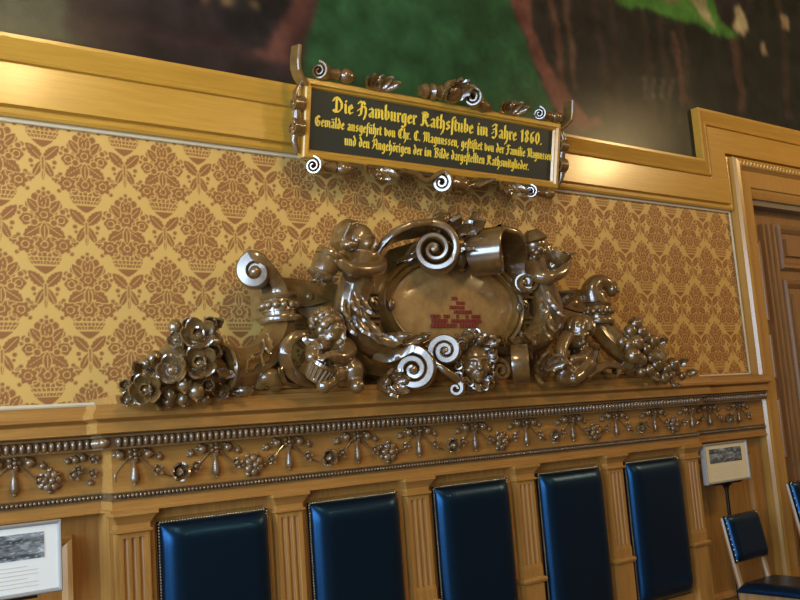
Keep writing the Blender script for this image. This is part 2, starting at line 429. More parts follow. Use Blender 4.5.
def inpoly(pp):
    pts = [(W(a, b)[0], W(a, b)[2]) for a, b in pp]; c = np.zeros(XX.shape, bool); n = len(pts)
    for k in range(n):
        (x1,z1),(x2,z2) = pts[k], pts[(k+1) % n]
        cond = ((z1 > jz) != (z2 > jz)); xi = (x2-x1)*(jz-z1)/((z2-z1) if z2 != z1 else 1e-9)+x1
        c ^= cond & (jx < xi)
    return c
paint = np.zeros(XX.shape+(3,)); paint[:] = (0.013, 0.015, 0.012)
def col(maskpoly, c, a=1.0):
    m = inpoly(maskpoly)[..., None]*a; paint[:] = paint*(1-m)+np.array(c)*m
col([(-200,-120),(80,-60),(100,20),(60,50),(-200,0)], (0.045,0.055,0.035), .8)  # greenish-grey lamp glare, painted into the canvas colour
col([(60,-60),(330,-80),(300,90),(180,70),(60,38)], (0.022,0.015,0.016))
col([(90,15),(260,52),(250,60),(80,25)], (0.034,0.019,0.019))
col([(265,0),(330,-60),(330,0),(296,80),(250,50)], (0.085,0.034,0.026))
col([(285,48),(318,-20),(300,90),(282,80)], (0.05,0.022,0.022))
col([(200,-40),(308,-40),(262,48),(225,38)], (0.014,0.012,0.013))
col([(326,-60),(296,78),(300,110),(560,140),(546,108),(486,-60)], (0.020,0.068,0.026))
col([(486,-60),(540,-60),(545,40),(600,130),(562,130),(545,100)], (0.120,0.047,0.033))
col([(528,-60),(615,-60),(660,140),(585,120),(545,70),(528,30)], (0.020,0.018,0.015))
col([(538,-60),(543,-60),(562,90),(556,92)], (0.11,0.052,0.034), .8)
col([(554,-60),(558,-60),(572,88),(567,90)], (0.10,0.055,0.036), .8)
for x in (585, 600, 632, 648, 668, 722, 768):
    col([(x,-60),(x+5,-60),(x+22,120),(x+14,120)], (0.034,0.024,0.018), .8)
col([(668,35),(672,33),(684,105),(678,108)], (0.085,0.042,0.03), .8); col([(728,40),(734,40),(742,112),(736,112)], (0.075,0.038,0.027), .8)
col([(610,-60),(760,-60),(740,38),(728,40),(700,30),(612,2)], (0.06,0.17,0.03))
col([(664,-30),(690,-30),(712,28),(700,24)], (0.32,0.26,0.14), .8); col([(645,-30),(668,-30),(676,6),(660,4)], (0.16,0.11,0.06), .8)
col([(700,-30),(760,-30),(742,36),(736,38),(716,24)], (0.022,0.018,0.018))
col([(730,10),(737,8),(744,28),(738,36),(728,30)], (0.36,0.30,0.17), .9)
col([(756,44),(761,42),(764,54),(759,55)], (0.28,0.20,0.12), .9); col([(777,18),(783,18),(784,30),(779,30)], (0.28,0.20,0.12), .9)
for x, y in ((205,0),(226,4),(248,8)): col([(x-4,y),(x,y+4),(x+5,y-3),(x+2,y-1)], (0.3,0.2,0.09), .9)
for a in range(4):
    for b in range(3): col([(638+a*9,78+b*8),(642+a*9,76+b*8),(642+a*9,84+b*8)], (0.14,0.11,0.08), .7)
for _ in range(5):
    for ax_ in (0, 1): paint = (np.roll(paint, 1, ax_)+2*paint+np.roll(paint, -1, ax_))/4
paint *= (0.65+0.7*vnoise(XX,ZZ,9,5)*1.0)[..., None]*(0.85+0.3*vnoise(XX,ZZ,30,6))[..., None]
vals = np.concatenate([paint, np.ones(XX.shape+(1,))], -1)
me = np_mesh('canvas', lambda U, V: np.stack([mx0+(mx1-mx0)*U, -0.03+0*U, mz0+(mz1-mz0)*V], -1), nu, nv, 'paint', vals, True)
mural = thing('wall_painting', 'large dark painting of robed people, green carpet and green table above the wooden rail', 'painting', (4.0, 0, 3.4))
o = link('canvas', me, CANVAS, mural); o.location = -mural.location
bk = MB(); bk.box(mx0, mx1, -0.028, 0.0, 3.40, 6.2); part('backing_board', bk, OAK, mural)

# ------------------------------------------------------------------ panelling
LX, RXB = 1.345, 5.205
def oval(c, r): pass
def rosette(kind=0):
    b = MB()
    if kind == 0:      # rose of two petal rings
        for ring, n, r, t in ((0, 6, .034, .35), (1, 5, .022, .9)):
            for k in range(n):
                a = 2*PI*k/n+ring*.6; d = Vector((math.cos(a)*math.cos(t), -math.sin(t), math.sin(a)*math.cos(t)))
                b.leaf(Vector((0,-.006-.008*ring,0)), d, Vector((0,-1,0)), r, r*1.05, 1.0, 1, .004)
        b.ell((0,-.022,0), .010, nu=8, nv=6)
    else:
        for k in range(6):
            a = 2*PI*k/6; b.ell((math.cos(a)*.020, -.014, math.sin(a)*.020), (.014,.010,.014), nu=8, nv=6)
        for k in range(6):
            a = 2*PI*(k+.5)/6; b.ell((math.cos(a)*.032, -.006, math.sin(a)*.032), (.009,.006,.009), nu=8, nv=5)
        b.ell((0,-.024,0), .011, nu=8, nv=6)
    return b.mesh('rosette', True, 50)
ROS = [rosette(0), rosette(1)]
b = MB(); b.lathe([(.001,-.058),(.007,-.055),(.005,-.050),(.011,-.046),(.013,-.036),(.009,-.015),(.005,.004),(.010,.010),(.012,.016),(.004,.022)], (0,-.010,0), (0,0,1), 10)
for k in range(5):
    a = 2*PI*k/5; b.ell((math.cos(a)*.013,-.012,.034+math.sin(a)*.013), (.008,.006,.008), nu=7, nv=5)
b.ell((0,-.018,.034), .007, nu=7, nv=5)
PEND = b.mesh('pendant', True, 50)
b = MB(); b.ell((0,-.010,0), (.012,.011,.012), nu=9, nv=6)
for k in range(3):
    a = PI*k/3+.3; b.ell((math.cos(a)*.012,-.005,math.sin(a)*.010), (.008,.005,.006), nu=7, nv=5)
BERRY = b.mesh('berry', True, 60)
b = MB()
for k in range(5):
    a = 2*PI*k/5+.3; b.leaf((0,-.006,0), (math.cos(a),-.35,math.sin(a)), (0,-1,0), .024, .018, .8, 1, .004)
b.ell((0,-.015,0), .008, nu=8, nv=6)
BLOOM = b.mesh('small_bloom', True, 50)
for m_ in ROS+[PEND, BERRY, BLOOM]: m_.materials.append(MOULD)

def bay(name, label, x0, x1, off, pend, endL, endR):
    t = thing(name, label, 'panelling', ((x0+x1)/2, 0, 0))
    D = lambda v: -(v+off)
    def run(mb, prof):
        # moulding profile (projection, z); wraps round the ends of the projecting bay
        if endL: rs = [[(x0-v, 0.0, z) for v, z in prof], [(x0-v, D(v), z) for v, z in prof], [(x1+v, D(v), z) for v, z in prof], [(x1+v, 0.0, z) for v, z in prof]]
        else: rs = [[(x0, D(v), z) for v, z in prof], [(x1, D(v), z) for v, z in prof]]
        return mb.rings(rs)
    IN = -.05
    # cornice, outline (y, z)
    c = MB(); run(c, [(IN,1.785),(.085,1.785),(.085,1.772),(.095,1.76),(.105,1.745),(.105,1.73),(.075,1.718),(.085,1.712),(.085,1.672),(.05,1.664),(IN,1.664)])
    part('cornice', c, OAK, t)
    g = MB(); run(g, [(IN,1.664),(.062,1.664),(.062,1.655),(.042,1.652),(.042,1.616),(.05,1.613),(.05,1.606),(IN,1.606)])
    n = int((x1-x0)/.0285)
    for k in range(n):
        x = x0+(k+.5)*(x1-x0)/n
        g.rings([[(x+math.cos(a)*.0128*s_, D(.038)-abs(math.sin(a))*.024*s_-.0, z) for a in np.linspace(0,PI,7)] for z, s_ in ((1.612,.45),(1.618,.9),(1.634,1),(1.648,.95),(1.654,.5))], closed=True)
    if endL:
        for k in range(int(off/.0285)):
            y = D(.0)+k*.0285; g.ell((x0-.042, y, 1.634), (.022,.0125,.021), nu=8, nv=6)
        g.ell((x0-.044, D(.044), 1.634), (.024,.024,.022), nu=10, nv=7)
    part('gadroon_moulding', g, MOULD, t, smooth=True, angle=60)
    f_ = MB(); run(f_, [(IN,1.606),(0.0,1.606),(0.0,1.432),(IN,1.432)])
    part('frieze', f_, OAK, t)
    be = MB(); run(be, [(IN,1.432),(.012,1.432),(.012,1.427),(.002,1.425),(.002,1.404),(.012,1.402),(.012,1.398),(IN,1.398)])
    n = int((x1-x0)/.0175)
    for k in range(n):
        be.ell((x0+(k+.5)*(x1-x0)/n, D(.010), 1.4145), .0082, nu=8, nv=5)
    part('bead_moulding', be, MOULD, t, smooth=True, angle=60)
    a = MB(); run(a, [(IN,1.398),(.006,1.398),(.006,1.365),(.016,1.358),(.016,1.350),(IN,1.350)])
    part('architrave', a, OAK, t)
    gr = MB(); gr.box(x0, x1, D(-.055), 0, 0.0, 1.350)
    part('back_panel', gr, OAKV, t)
    # garland
    zc = 1.52
    def put(par, nm, me_, x, z, s=1.0, ro=0.0):
        o = link(nm, me_, None, par); o.location = (x, D(0.0), z); o.scale = (s,s,s); o.rotation_euler = (0, ro, 0)
    inside = lambda x: x0+.025 < x < x1-.025
    for i, x in enumerate(pend):
        gb = MB(); pl, pr = [], []
        for s_, L_ in ((-1, pl), (1, pr)):
            e = lambda q: min(max(x+s_*q, x0+.01), x1-.01)
            L_ += [(e(.16), D(.008), zc-.045), (e(.09), D(.011), zc-.015), (e(.03), D(.009), zc+.04)]
        gb.tube(catmull(pl+[(x, D(.010), zc+.052)]+pr[::-1], 3), .0042, 6)
        gar = part('garland', gb, MOULD, t, smooth=True); gar.location = (0,0,0); gar.matrix_parent_inverse = Matrix.Translation(-t.location)
        put(gar, 'pendant', PEND, x, zc+.012, 1.42)
        for s_ in (-1, 1):
            if inside(x+s_*.06): put(gar, 'berry', BERRY, x+s_*.06, zc+.058, 1.6, s_*.4)
            if inside(x+s_*.11): put(gar, 'berry', BERRY, x+s_*.11, zc+.042, 1.15, s_)
            if inside(x+s_*.10): put(gar, 'small_bloom', BLOOM, x+s_*.095, zc-.012, 1.5, random.random()*3)
        if i+1 < len(pend):
            put(gar, 'rosette', ROS[i % 2], (x+pend[i+1])/2, zc-.028, 1.45 if i % 2 else 2.0, random.random())
    return t, D
cw = [W(133,460,.2)[0], W(214,455,.2)[0], W(287,448,.2)[0], W(355.7,445,.2)[0], W(417,440,.2)[0], W(473,435,.2)[0], W(524,430,.2)[0], W(570.7,427,.2)[0], W(614,423,.2)[0], W(653,420,.2)[0], W(690,418,.2)[0]]
pc = [1.45+k*(5.10-1.45)/10 for k in range(11)]
center, DC = bay('wall_panelling', 'long projecting oak panelling holding five blue leather back pads between fluted pilasters', LX, RXB, 0.20, cw, True, True)
left, DL = bay('wall_panelling', 'recessed oak panelling at the left end behind the framed photograph', -1.2, LX, 0.075, [-.85,-.45,-.05,.33,.68,.995], False, False)
right, DR = bay('wall_panelling', 'short recessed oak panelling between the last pilaster and the door', RXB, 6.17, 0.075, [5.52,5.86], False, False)
# left end spray of the recessed frieze (no pendant in the corner)
gl = [c for c in left.children if c.name.startswith('garland')][0]
for nm, me_, x, z, s in (('rosette', ROS[1], 1.135, 1.500, 1.3), ('small_bloom', BLOOM, 1.305, 1.572, 1.3), ('small_bloom', BLOOM, 1.225, 1.515, 1.5), ('small_bloom', BLOOM, 1.245, 1.535, 1.2), ('berry', BERRY, 1.235, 1.575, 1.3), ('berry', BERRY, 1.265, 1.58, 1.3), ('berry', BERRY, 1.205, 1.57, 1.0), ('small_bloom', BLOOM, 1.30, 1.515, 1.2), ('berry', BERRY, 1.295, 1.475, 1.0)):
    o = link(nm, me_, None, gl); o.location = (x, -.075, z); o.scale = (s,)*3
# plinth under the carving
part('plinth', MB().extX([(0,1.785),(-.285,1.785),(-.285,1.795),(-.275,1.80),(-.275,1.815),(-.262,1.822),(0,1.822)], LX+.0, RXB-.02), OAK, center)

# pilasters
def pilaster(x, parent):
    w = 0.132; n = 40; y0 = -0.145
    poly = [(-w/2, y0), (-w/2, y0-.055)]
    for fx in (-.033, 0, .033):
        poly += [(fx-.0125, y0-.055)]+[(fx-.0125*math.cos(a), y0-.055+.014*math.sin(a)) for a in np.linspace(.3, PI-.3, 6)]+[(fx+.0125, y0-.055)]
    poly += [(w/2, y0-.055), (w/2, y0)]
    s = MB(); s.prism(poly, lambda a, b: (x+a, b, 0.82), lambda a, b: (x+a, b, 1.245))
    s.box(x-w/2, x+w/2, y0-.055, y0, 1.245, 1.275)
    p = part('pilaster', s, OAKV, parent)
    c = MB()
    rs = []
    for z, e in ((1.262,0),(1.268,.012),(1.276,.012),(1.28,.003),(1.300,.003),(1.318,.014),(1.332,.024),(1.336,.03),(1.350,.03)):
        rs.append([(x-w/2-e, -0.145, z), (x-w/2-e, y0-.055-e, z), (x+w/2+e, y0-.055-e, z), (x+w/2+e, -0.145, z)])
    c.rings(rs); part('capital', c, OAK, p)
    d = MB(); rs = []
    for z, e in ((0.0,.022),(.06,.022),(.07,.010),(.10,.004),(.715,.004),(.722,.016),(.735,.020),(.745,.016),(.750,.004),(.80,.004),(.82,.0)):
        rs.append([(x-w/2-e, -0.145, z), (x-w/2-e, y0-.055-e, z), (x+w/2+e, y0-.055-e, z), (x+w/2+e, -0.145, z)])
    d.rings(rs); part('pedestal', d, OAKV, p)
    return p
PX_ = [1.428, 2.155, 2.893, 3.637, 4.38, 5.118]
for x in PX_: pilaster(x, center)
fr = MB()
for a in range(5):
    x0, x1 = PX_[a]+.07, PX_[a+1]-.07
    fr.box(x0, x1, -.158, -.145, 1.305, 1.35); fr.box(x0, x0+.035, -.158, -.145, .44, 1.305); fr.box(x1-.035, x1, -.158, -.145, .44, 1.305); fr.box(x0, x1, -.165, -.145, .36, .44)
part('pad_surround', fr, OAKV, center)
# panel mouldings in the recessed bays
for t, y, rects in ((left, -.020, ((-.9,.0,.3,1.275),(.12,1.235,.3,1.275))), (right, -.020, ((5.30,6.02,.3,1.26),))):
    for r in rects:
        m = MB(); bolection(m, r[0], r[1], r[2], r[3], y, 0.05, 0.035); part('panel_moulding', m, OAKV, t)
    for r in rects:
        m = MB(); m.box(r[0]+.05, r[1]-.05, y-.008, y, r[2]+.05, r[3]-.05); part('panel', m, OAKV, t)
# ------------------------------------------------------------------ leather pads
def pad_mesh(w, h, T=.055, r=.075):
    n = 36
    def prof(e): k = min(max(e/r,0),1); return math.sqrt(max(0,1-(1-k)**2))
    def warp(t):   # denser near edges
        return .5-.5*math.cos(PI*t)
    b = MB()
    def fn(u, v):
        x, z = warp(u)*w, warp(v)*h
        a = prof(min(x, w-x))*prof(min(z, h-z))
        return (x-w/2, -.010-T*a, z)
    b.grid(fn, n, n)
    bk = MB(); 
    b.box(-w/2-.004, w/2+.004, -.012, 0, -.004, h+.004)
    return b.mesh('pad', True, 60)
PADW, PADH = .506, .838
PM = pad_mesh(PADW, PADH, .062, .088); PM.materials.append(LEATHER)
nb = MB()
for k in range(int(PADW/.0125)):
    nb.ell((-PADW/2+.006+k*.0125, -.016, PADH+.001), .0052, nu=6, nv=4)
for s in (-1, 1):
    for k in range(int(PADH/.0125)): nb.ell((s*(PADW/2+.001), -.016, .006+k*.0125), .0052, nu=6, nv=4)
NM = nb.mesh('nail_trim', True); NM.materials.append(BRASS)
words = ['leftmost of the five, right of the first pilaster', 'second from left, between second and third pilasters', 'middle one of the five, under the carved mask', 'fourth from left, second from the right end', 'rightmost of the five, beside the cream notice']
for k, x in enumerate((1.797, 2.527, 3.267, 4.013, 4.754)):
    t = thing('leather_back_pad', 'nail-studded blue leather back pad, '+words[k], 'back pad', (x, -.160, 0.45), 'leather back pads between the pilasters')
    link('pad', PM, None, t); link('nail_trim', NM, None, t)

# ------------------------------------------------------------------ inscription plaque
PL = thing('inscription_plaque', 'black signboard with gold Gothic lettering in a scrolled oak frame, leaning from the rail', 'sign', (2.36, -0.14, 2.965))
PW, PH, PA, PB = 1.775, .392, .20, -.012
PMX = Matrix.Translation(PL.location) @ Matrix.Rotation(PB, 4, 'Z') @ Matrix.Rotation(PA, 4, 'X')
PL.rotation_euler = (PA, 0, PB)
# local plaque axes: x along, z up, -y forward
def lpart(name, mb, m, smooth=False, angle=40, parent=PL): return obj(name, mb, m, parent, smooth, angle)
b = MB()
rs = []
BW = .046
for (px, pz) in ((0,0),(0,PH),(PW,PH),(PW,0)):
    sx = 1 if px == 0 else -1; sz = 1 if pz == 0 else -1
    rs.append([(px+sx*u, -d, pz+sz*u) for u, d in ((0,-.02),(0,.028),(.006,.034),(BW*.55,.036),(BW*.72,.022),(BW*.85,.020),(BW,.006),(BW,-.02))])
rs.append(rs[0]); b.rings(rs, closed=False, caps=False)
lpart('frame', b, GOLDOAK)
lpart('board', MB().box(BW*.9, PW-BW*.9, -.006, .02, BW*.9, PH-BW*.9), BLACKP)
# broad-nib Gothic hand
Mi = lambda x: [(x-.4,4.7),(x,4.2),(x,.7),(x+.5,.2)]
GL = {
'i':([Mi(1),[(1.0,6.4),(1.3,6.1)]],2.2), 'n':([Mi(1),[(1,3.9),(2.2,4.8),(3,4.1),(3,.7),(3.5,.2)]],4.2),
'm':([Mi(1),[(1,3.9),(2.2,4.8),(3,4.1),(3,.5)],[(3,3.9),(4.2,4.8),(5,4.1),(5,.7),(5.5,.2)]],6.2), 'u':([Mi(1),Mi(3),[(1,.7),(1.6,.2),(3,1.1)]],4.2),
'e':([[(3,3.2),(2,4.8),(1,4),(1,1),(1.8,.2),(3,.9)],[(1,2.4),(3,3.2)]],3.6), 'a':([[(1,4.2),(1.8,4.8),(3,4.1),(3,.7),(3.5,.2)],[(3,2.9),(1.2,2),(1,1),(1.7,.2),(3,1)]],4.1),
'b':([[(1,7.8),(1,.9),(1.9,.2),(3,1.2),(3,3.8),(2.2,4.8),(1,3.9)]],4), 'd':([[(1.2,7.5),(3,4.6),(3,1),(2,.2),(1,1),(1,3.5),(2,4.6),(2.6,4.4)]],4),
'g':([[(3,4.6),(3,-1.5),(2,-2.6),(.8,-2)],[(3,4.4),(1.6,4.8),(1,3.8),(1,1),(1.8,.2),(3,1)]],4), 'h':([[(1,7.8),(1,.3)],[(1,3.9),(2.2,4.8),(3,3.8),(3,0),(2,-2.4),(1.4,-2.8)]],4),
'l':([[(1,7.8),(1,.8),(1.6,.2)]],2.2), 'o':([[(1,4),(1,1),(1.9,.2),(3,1),(3,4),(2,4.8),(1,4)]],4), 'r':([Mi(1),[(1,4),(2,4.8),(2.6,4.2)]],3),
's':([[(3,4.3),(2,4.8),(1,3.8),(1.4,3),(2.8,2.2),(3,1),(2,.2),(1,.8)]],4), 'ſ':([[(1,-2.2),(1.2,6.5),(2,7.8),(2.8,7.4)]],2.3), 'f':([[(1,-2.2),(1.2,6.5),(2,7.8),(2.8,7.4)],[(.3,4.6),(2.4,4.6)]],2.6),
't':([[(1,6.2),(1,.9),(1.7,.2),(2.3,.6)],[(.3,4.7),(2.2,4.7)]],2.7), 'v':([[(.6,6),(1,4.6),(1,1),(2,.2),(3,1.2),(3,4),(2.2,4.8),(1.2,4)]],4),
'D':([[(1,7),(2.2,7.6),(4,6.8),(5.6,5),(5.6,2.4),(4,.4),(2,0),(.6,.9)],[(2.4,7.0),(2.4,.6)],[(.4,5.6),(1.2,6.8)]],7),
'H':([[(.5,6.4),(1.4,7.6),(2.8,7.0),(2.2,.6),(1,.2)],[(2.4,4.2),(4,5.2),(5.2,4.2),(5.2,1.2),(4.2,-1.4)],[(3.4,7.6),(4.6,6.4)],[(.3,2.6),(1.4,3.6)]],6.6),
'R':([[(.5,.6),(1.6,.2),(2,1.2),(2,6.6),(1,7.2)],[(1,7.2),(3.4,7.6),(5,6.6),(4.8,5),(2.4,4)],[(3,4),(4.4,1.2),(5.4,.2),(6.2,.7)],[(3.3,7),(3.3,4.2)]],6.6),
'J':([[(.8,6.4),(2,7.6),(4,7.2),(3.4,6),(3.8,1.5),(2.4,-.6),(.8,0)],[(1.4,4.6),(3.4,5)],[(.6,2.2),(1.6,3)]],5.4),
'G':([[(5,6.6),(3.4,7.6),(1.4,6),(1,3),(2,.6),(4,.2),(5.2,1.6),(5,3.6),(3.6,3.6)],[(2.9,6.4),(2.9,1.6)]],6.2), 'C':([[(5,6.4),(3.4,7.6),(1.4,6),(1,3),(2,.6),(4,.1),(5.2,1.2)],[(3,6.6),(3,1.4)]],6),
'M':([[(.4,6),(1.4,7.6),(2.2,6.8),(2.2,1),(1,.1)],[(2.2,6.6),(3.6,7.6),(4.4,6.8),(4.4,.6)],[(4.4,6.6),(5.8,7.6),(6.8,6.6),(6.8,1),(7.6,.2)]],8.2),
'F':([[(.6,6.6),(2,7.6),(4.8,7.2)],[(2.6,7),(2.6,1.4),(1.6,-.4),(.4,.2)],[(1.4,4.2),(4.2,4.2)]],5), 'A':([[(.6,5.6),(1.6,7.4),(2.6,6),(1.6,1.6),(.6,.4)],[(2.2,6.6),(4,7.6),(5,6.4),(5,.8),(5.8,.2)],[(1.8,3.4),(5,3.4)]],6.4),
'B':([[(.6,6.4),(1.6,7.6),(2.2,6.4),(2.2,.6),(1,.4)],[(2.2,6.8),(3.8,7.6),(5,6.6),(4.4,4.8),(2.4,4.2)],[(3,4.3),(5.2,3),(5.2,1.4),(3.8,.1),(2,.6)]],6.4),
'1':([[(.8,6),(1.8,7.2),(1.8,.2)]],3.2), '8':([[(2.2,7.2),(1,5.8),(3.4,2.2),(2.2,.2),(1,1.6),(3.4,5.6),(2.2,7.2)]],4.4), '6':([[(3.4,6.8),(1.6,6),(1,2),(2.2,.2),(3.4,1.6),(2.6,3.6),(1.2,3)]],4.4), '0':([[(2.2,7.0),(1,5),(1,2),(2.2,.2),(3.4,2),(3.4,5),(2.2,7)]],4.4),
'.':([[(.8,.5),(1.0,.3)]],2), ',':([[(.8,.5),(1,.2),(.5,-.9)]],2), ' ':([],2.6)}
for c, base in (('ä','a'),('ö','o'),('ü','u')): GL[c] = (GL[base][0]+[[(1.1,6.4),(1.3,6.2)],[(2.7,6.4),(2.9,6.2)]], GL[base][1])
def hull(P):
    P = sorted(set((round(a,5), round(b,5)) for a, b in P))
    def half(P):
        h = []
        for p in P:
            while len(h) > 1 and (h[-1][0]-h[-2][0])*(p[1]-h[-2][1])-(h[-1][1]-h[-2][1])*(p[0]-h[-2][0]) <= 0: h.pop()
            h.append(p)
        return h
    a, b = half(P), half(P[::-1]); return a[:-1]+b[:-1]
def write(text, x0, x1, z, size):
    adv = sum(GL[c][1] for c in text); sx = (x1-x0)/adv; sz = size/7.6; mb = MB(); x = 0
    ca, sa = math.cos(math.radians(38)), math.sin(math.radians(38)); w, t = 1.25, .40
    nib = [(ca*w/2*s-sa*t/2*q, sa*w/2*s+ca*t/2*q) for s in (-1,1) for q in (-1,1)]
    for c in text:
        for st in GL[c][0]:
            for p, q in zip(st[:-1], st[1:]):
                H = hull([(p[0]+n[0], p[1]+n[1]) for n in nib]+[(q[0]+n[0], q[1]+n[1]) for n in nib])
                mb.prism(H, lambda a, b: (x0+(x+a)*sx, -.0085, z+b*sz), lambda a, b: (x0+(x+a)*sx, -.0058, z+b*sz))
        x += GL[c][1]
    return mb
def PU(px): return (W(px, 120, .19)[0]-PL.location.x)
for txt, a, c, z, s in (('Die Hamburger Rathsſtube im Jahre 1860.', 332, 536.5, .252, .074), ('Gemälde ausgeführt von Chr. C. Magnuſſen, geſtiftet von der Familie Magnuſſen', 315, 546, .168, .052), ('und den Angehörigen der im Bilde dargeſtellten Rathsmitglieder.', 345, 525, .092, .052)):
    A_, C_ = PU(a), PU(c); tot = sum(GL[ch][1] for ch in txt); at_ = 0
    for wd_ in txt.replace('ſſ', 'ss').split(' '):
        n_ = sum(GL[ch][1] for ch in wd_)
        lpart('inscription', write(wd_, A_+(C_-A_)*at_/tot, A_+(C_-A_)*min(1, (at_+n_)/tot), z, s), GOLD)
        at_ += n_+GL[' '][1]
# strapwork round the frame
def spiral(c, e1, e2, r0, r1, turns, a0, n=60, cw=True):
    return [Vector(c)+(Vector(e1)*math.cos(a0+(-1 if cw else 1)*2*PI*turns*k/n)+Vector(e2)*math.sin(a0+(-1 if cw else 1)*2*PI*turns*k/n))*(r0+(r1-r0)*(k/n)**.85) for k in range(n+1)]
def roll(x, z, L, r):
    b = MB(); ax = (-.80,-.60,0); e = (.60,-.80,0)
    b.lathe([(r*.5,0),(r*.62,L*.1),(r*.52,L*.2),(r*.62,L*.35),(r*.78,L*.5),(r*.55,L*.58),(r*.9,L*.66),(r,L*.78),(r*.85,L*.88),(r*.45,L)], (x,-.02,z), (1,-.06,0), 16)
    sp = spiral((x,-.025,z), e, (0,0,1), r*1.12, r*.2, 2.0, PI*.5, 48)
    b.ribbon(sp, ax, .06, lerpl([r*.36,r*.2], len(sp))); return b
for x, z, L, r in ((.085, PH+.042, .19, .042), (1.60, PH+.034, .17, .036), (.075, -.036, .21, .042), (1.56, -.036, .18, .036)):
    lpart('scroll', roll(x, z, L, r), CARVED, True)
def palmette(x, z, s=1):
    b = MB(); b.box(x-.05, x+.05, -.04, .005, z-.010, z+.010)
    for a in (-1.05,-.55,0,.55,1.05):
        b.leaf((x+a*.03,-.02,z), (math.sin(a),-.3,s*math.cos(a)), (0,-1,0), .10+.02*abs(a), .060, .9, 1, .010)
    b.ell((x,-.055,z+s*.045), .022); return b
for x, z, s in ((.42, PH+.004, 1), (1.34, PH+.004, 1), (.43, -.004, -1), (1.36, -.004, -1)): lpart('palmette', palmette(x, z, s), CARVED, True)
for x in (.35, 1.42): lpart('bracket', MB().box(x-.03, x+.03, .015, .105, .13, .19), IRON)
YA, ZA = (0,-1,0), (0,0,1)
A45 = (-.75,-.66,0); E45 = (.66,-.75,0)
b = MB()   # crest on the plaque
b.lathe([(.03,0),(.042,.03),(.028,.06),(.046,.075),(.036,.11),(.044,.13),(.026,.17)], (.70,-.035,PH+.04), (1,0,.05), 14)
for a in (-1.1,-.6,-.15,.3,.75): b.leaf((.90,-.035,PH+.01), (math.sin(a),-.35,math.cos(a)), (0,-1,0), .17, .085, .9, 3, .012)
b.ell((.90,-.06,PH+.06), (.065,.05,.065)); b.ell((.935,-.095,PH+.10), .028); b.ell((.865,-.095,PH+.055), .026)
sp = spiral((1.05,-.06,PH+.045), E45, ZA, .062, .012, 2.1, PI, 50)
b.ribbon(sp, A45, .08, lerpl([.020,.012], len(sp)))
b.lathe([(.04,0),(.03,.05),(.04,.08),(.016,.15)], (1.06,-.035,PH+.026), (1,0,-.1), 12)
lpart('crest', b, CARVED, True)
b = MB()   # lower centre
sp = spiral((.86,-.06,-.05), E45, ZA, .060, .010, 2.1, PI*.75, 50)
path = catmull([(.60,-.02,-.006),(.70,-.03,-.016),(.77,-.045,-.045)]+[tuple(p) for p in sp[::3]][1:], 3)
b.ribbon(path, A45, .075, lerpl([.028,.021,.013], len(path)))
b.lathe([(.04,0),(.03,.04),(.048,.07),(.04,.11),(.048,.14),(.026,.18)], (.88,-.035,-.046), (1,0,.02), 14)
b.leaf((1.03,-.03,-.045), (1,0,.25), (0,-1,0), .20, .06, .6, 2, .010)
lpart('pendant_scroll', b, CARVED, True)
for x, s in ((-.012, -1), (PW+.012, 1)):
    b = MB()
    for zc_, r in ((PH*.66, .034), (PH*.36, .040)):
        sp = spiral((x+s*.018, -.012, zc_), YA, ZA, r*1.15, .008, 1.8, PI/2, 40); b.ribbon(sp, (1,0,0), .06, lerpl([.012,.008], len(sp)))
        b.ell((x+s*.02,-.012,zc_), (.03,.016,.016))
    b.tube([(x+s*.006,-.01,PH*.05),(x+s*.03,-.012,PH*.2),(x+s*.02,-.012,PH*.5),(x+s*.03,-.012,PH*.8),(x+s*.004,-.01,PH*.93)], [.012,.02,.024,.018,.012], 10)
    lpart('side_scroll', b, CARVED, True)
    b = MB(); b.ribbon([(x-s*.01,-.01,PH-.03),(x+s*.02,-.02,PH-.005),(x+s*.046,-.03,PH+.03),(x+s*.05,-.03,PH+.075),(x+s*.046,-.03,PH+.145)], (0,-1,0), .075, .022)
    lpart('corner_bracket', b, CARVED if s > 0 else GILTOAK)

# ------------------------------------------------------------------ great carved cartouche
XC = 3.262
CA = thing('carved_cartouche', 'richly carved dark oak wall ornament with oval medallion, figures, flowers and mask on the panelling', 'carving', (XC, 0, 1.82))
def cpart(name, mb, m=CARVED, smooth=True, angle=45, parent=CA): return part(name, mb, m, parent, smooth, angle)
def mir(mb, xm=None):
    xm = XC if xm is None else xm
    o = MB(); o.v = [(2*xm-x, y, z) for x, y, z in mb.v]; o.f = list(mb.f); return o
def both(name, mb, m=CARVED, **k): cpart(name, mb, m, **k); cpart(name, mir(mb), m, **k)
# oval medallion
MZ = 2.225; MA, MBz = .435, .245
b = MB()
rs = []
for t, dy in ((1.0,-.16),(1.0,-.185),(.92,-.200),(.7,-.215),(.4,-.225),(.1,-.228)):
    rs.append([(XC-.02+MA*t*math.cos(a), dy, MZ+MBz*t*math.sin(a)) for a in np.linspace(0, 2*PI, 64, endpoint=False)])
b.rings(rs); med = cpart('medallion', b, MEDAL, parent=CA)
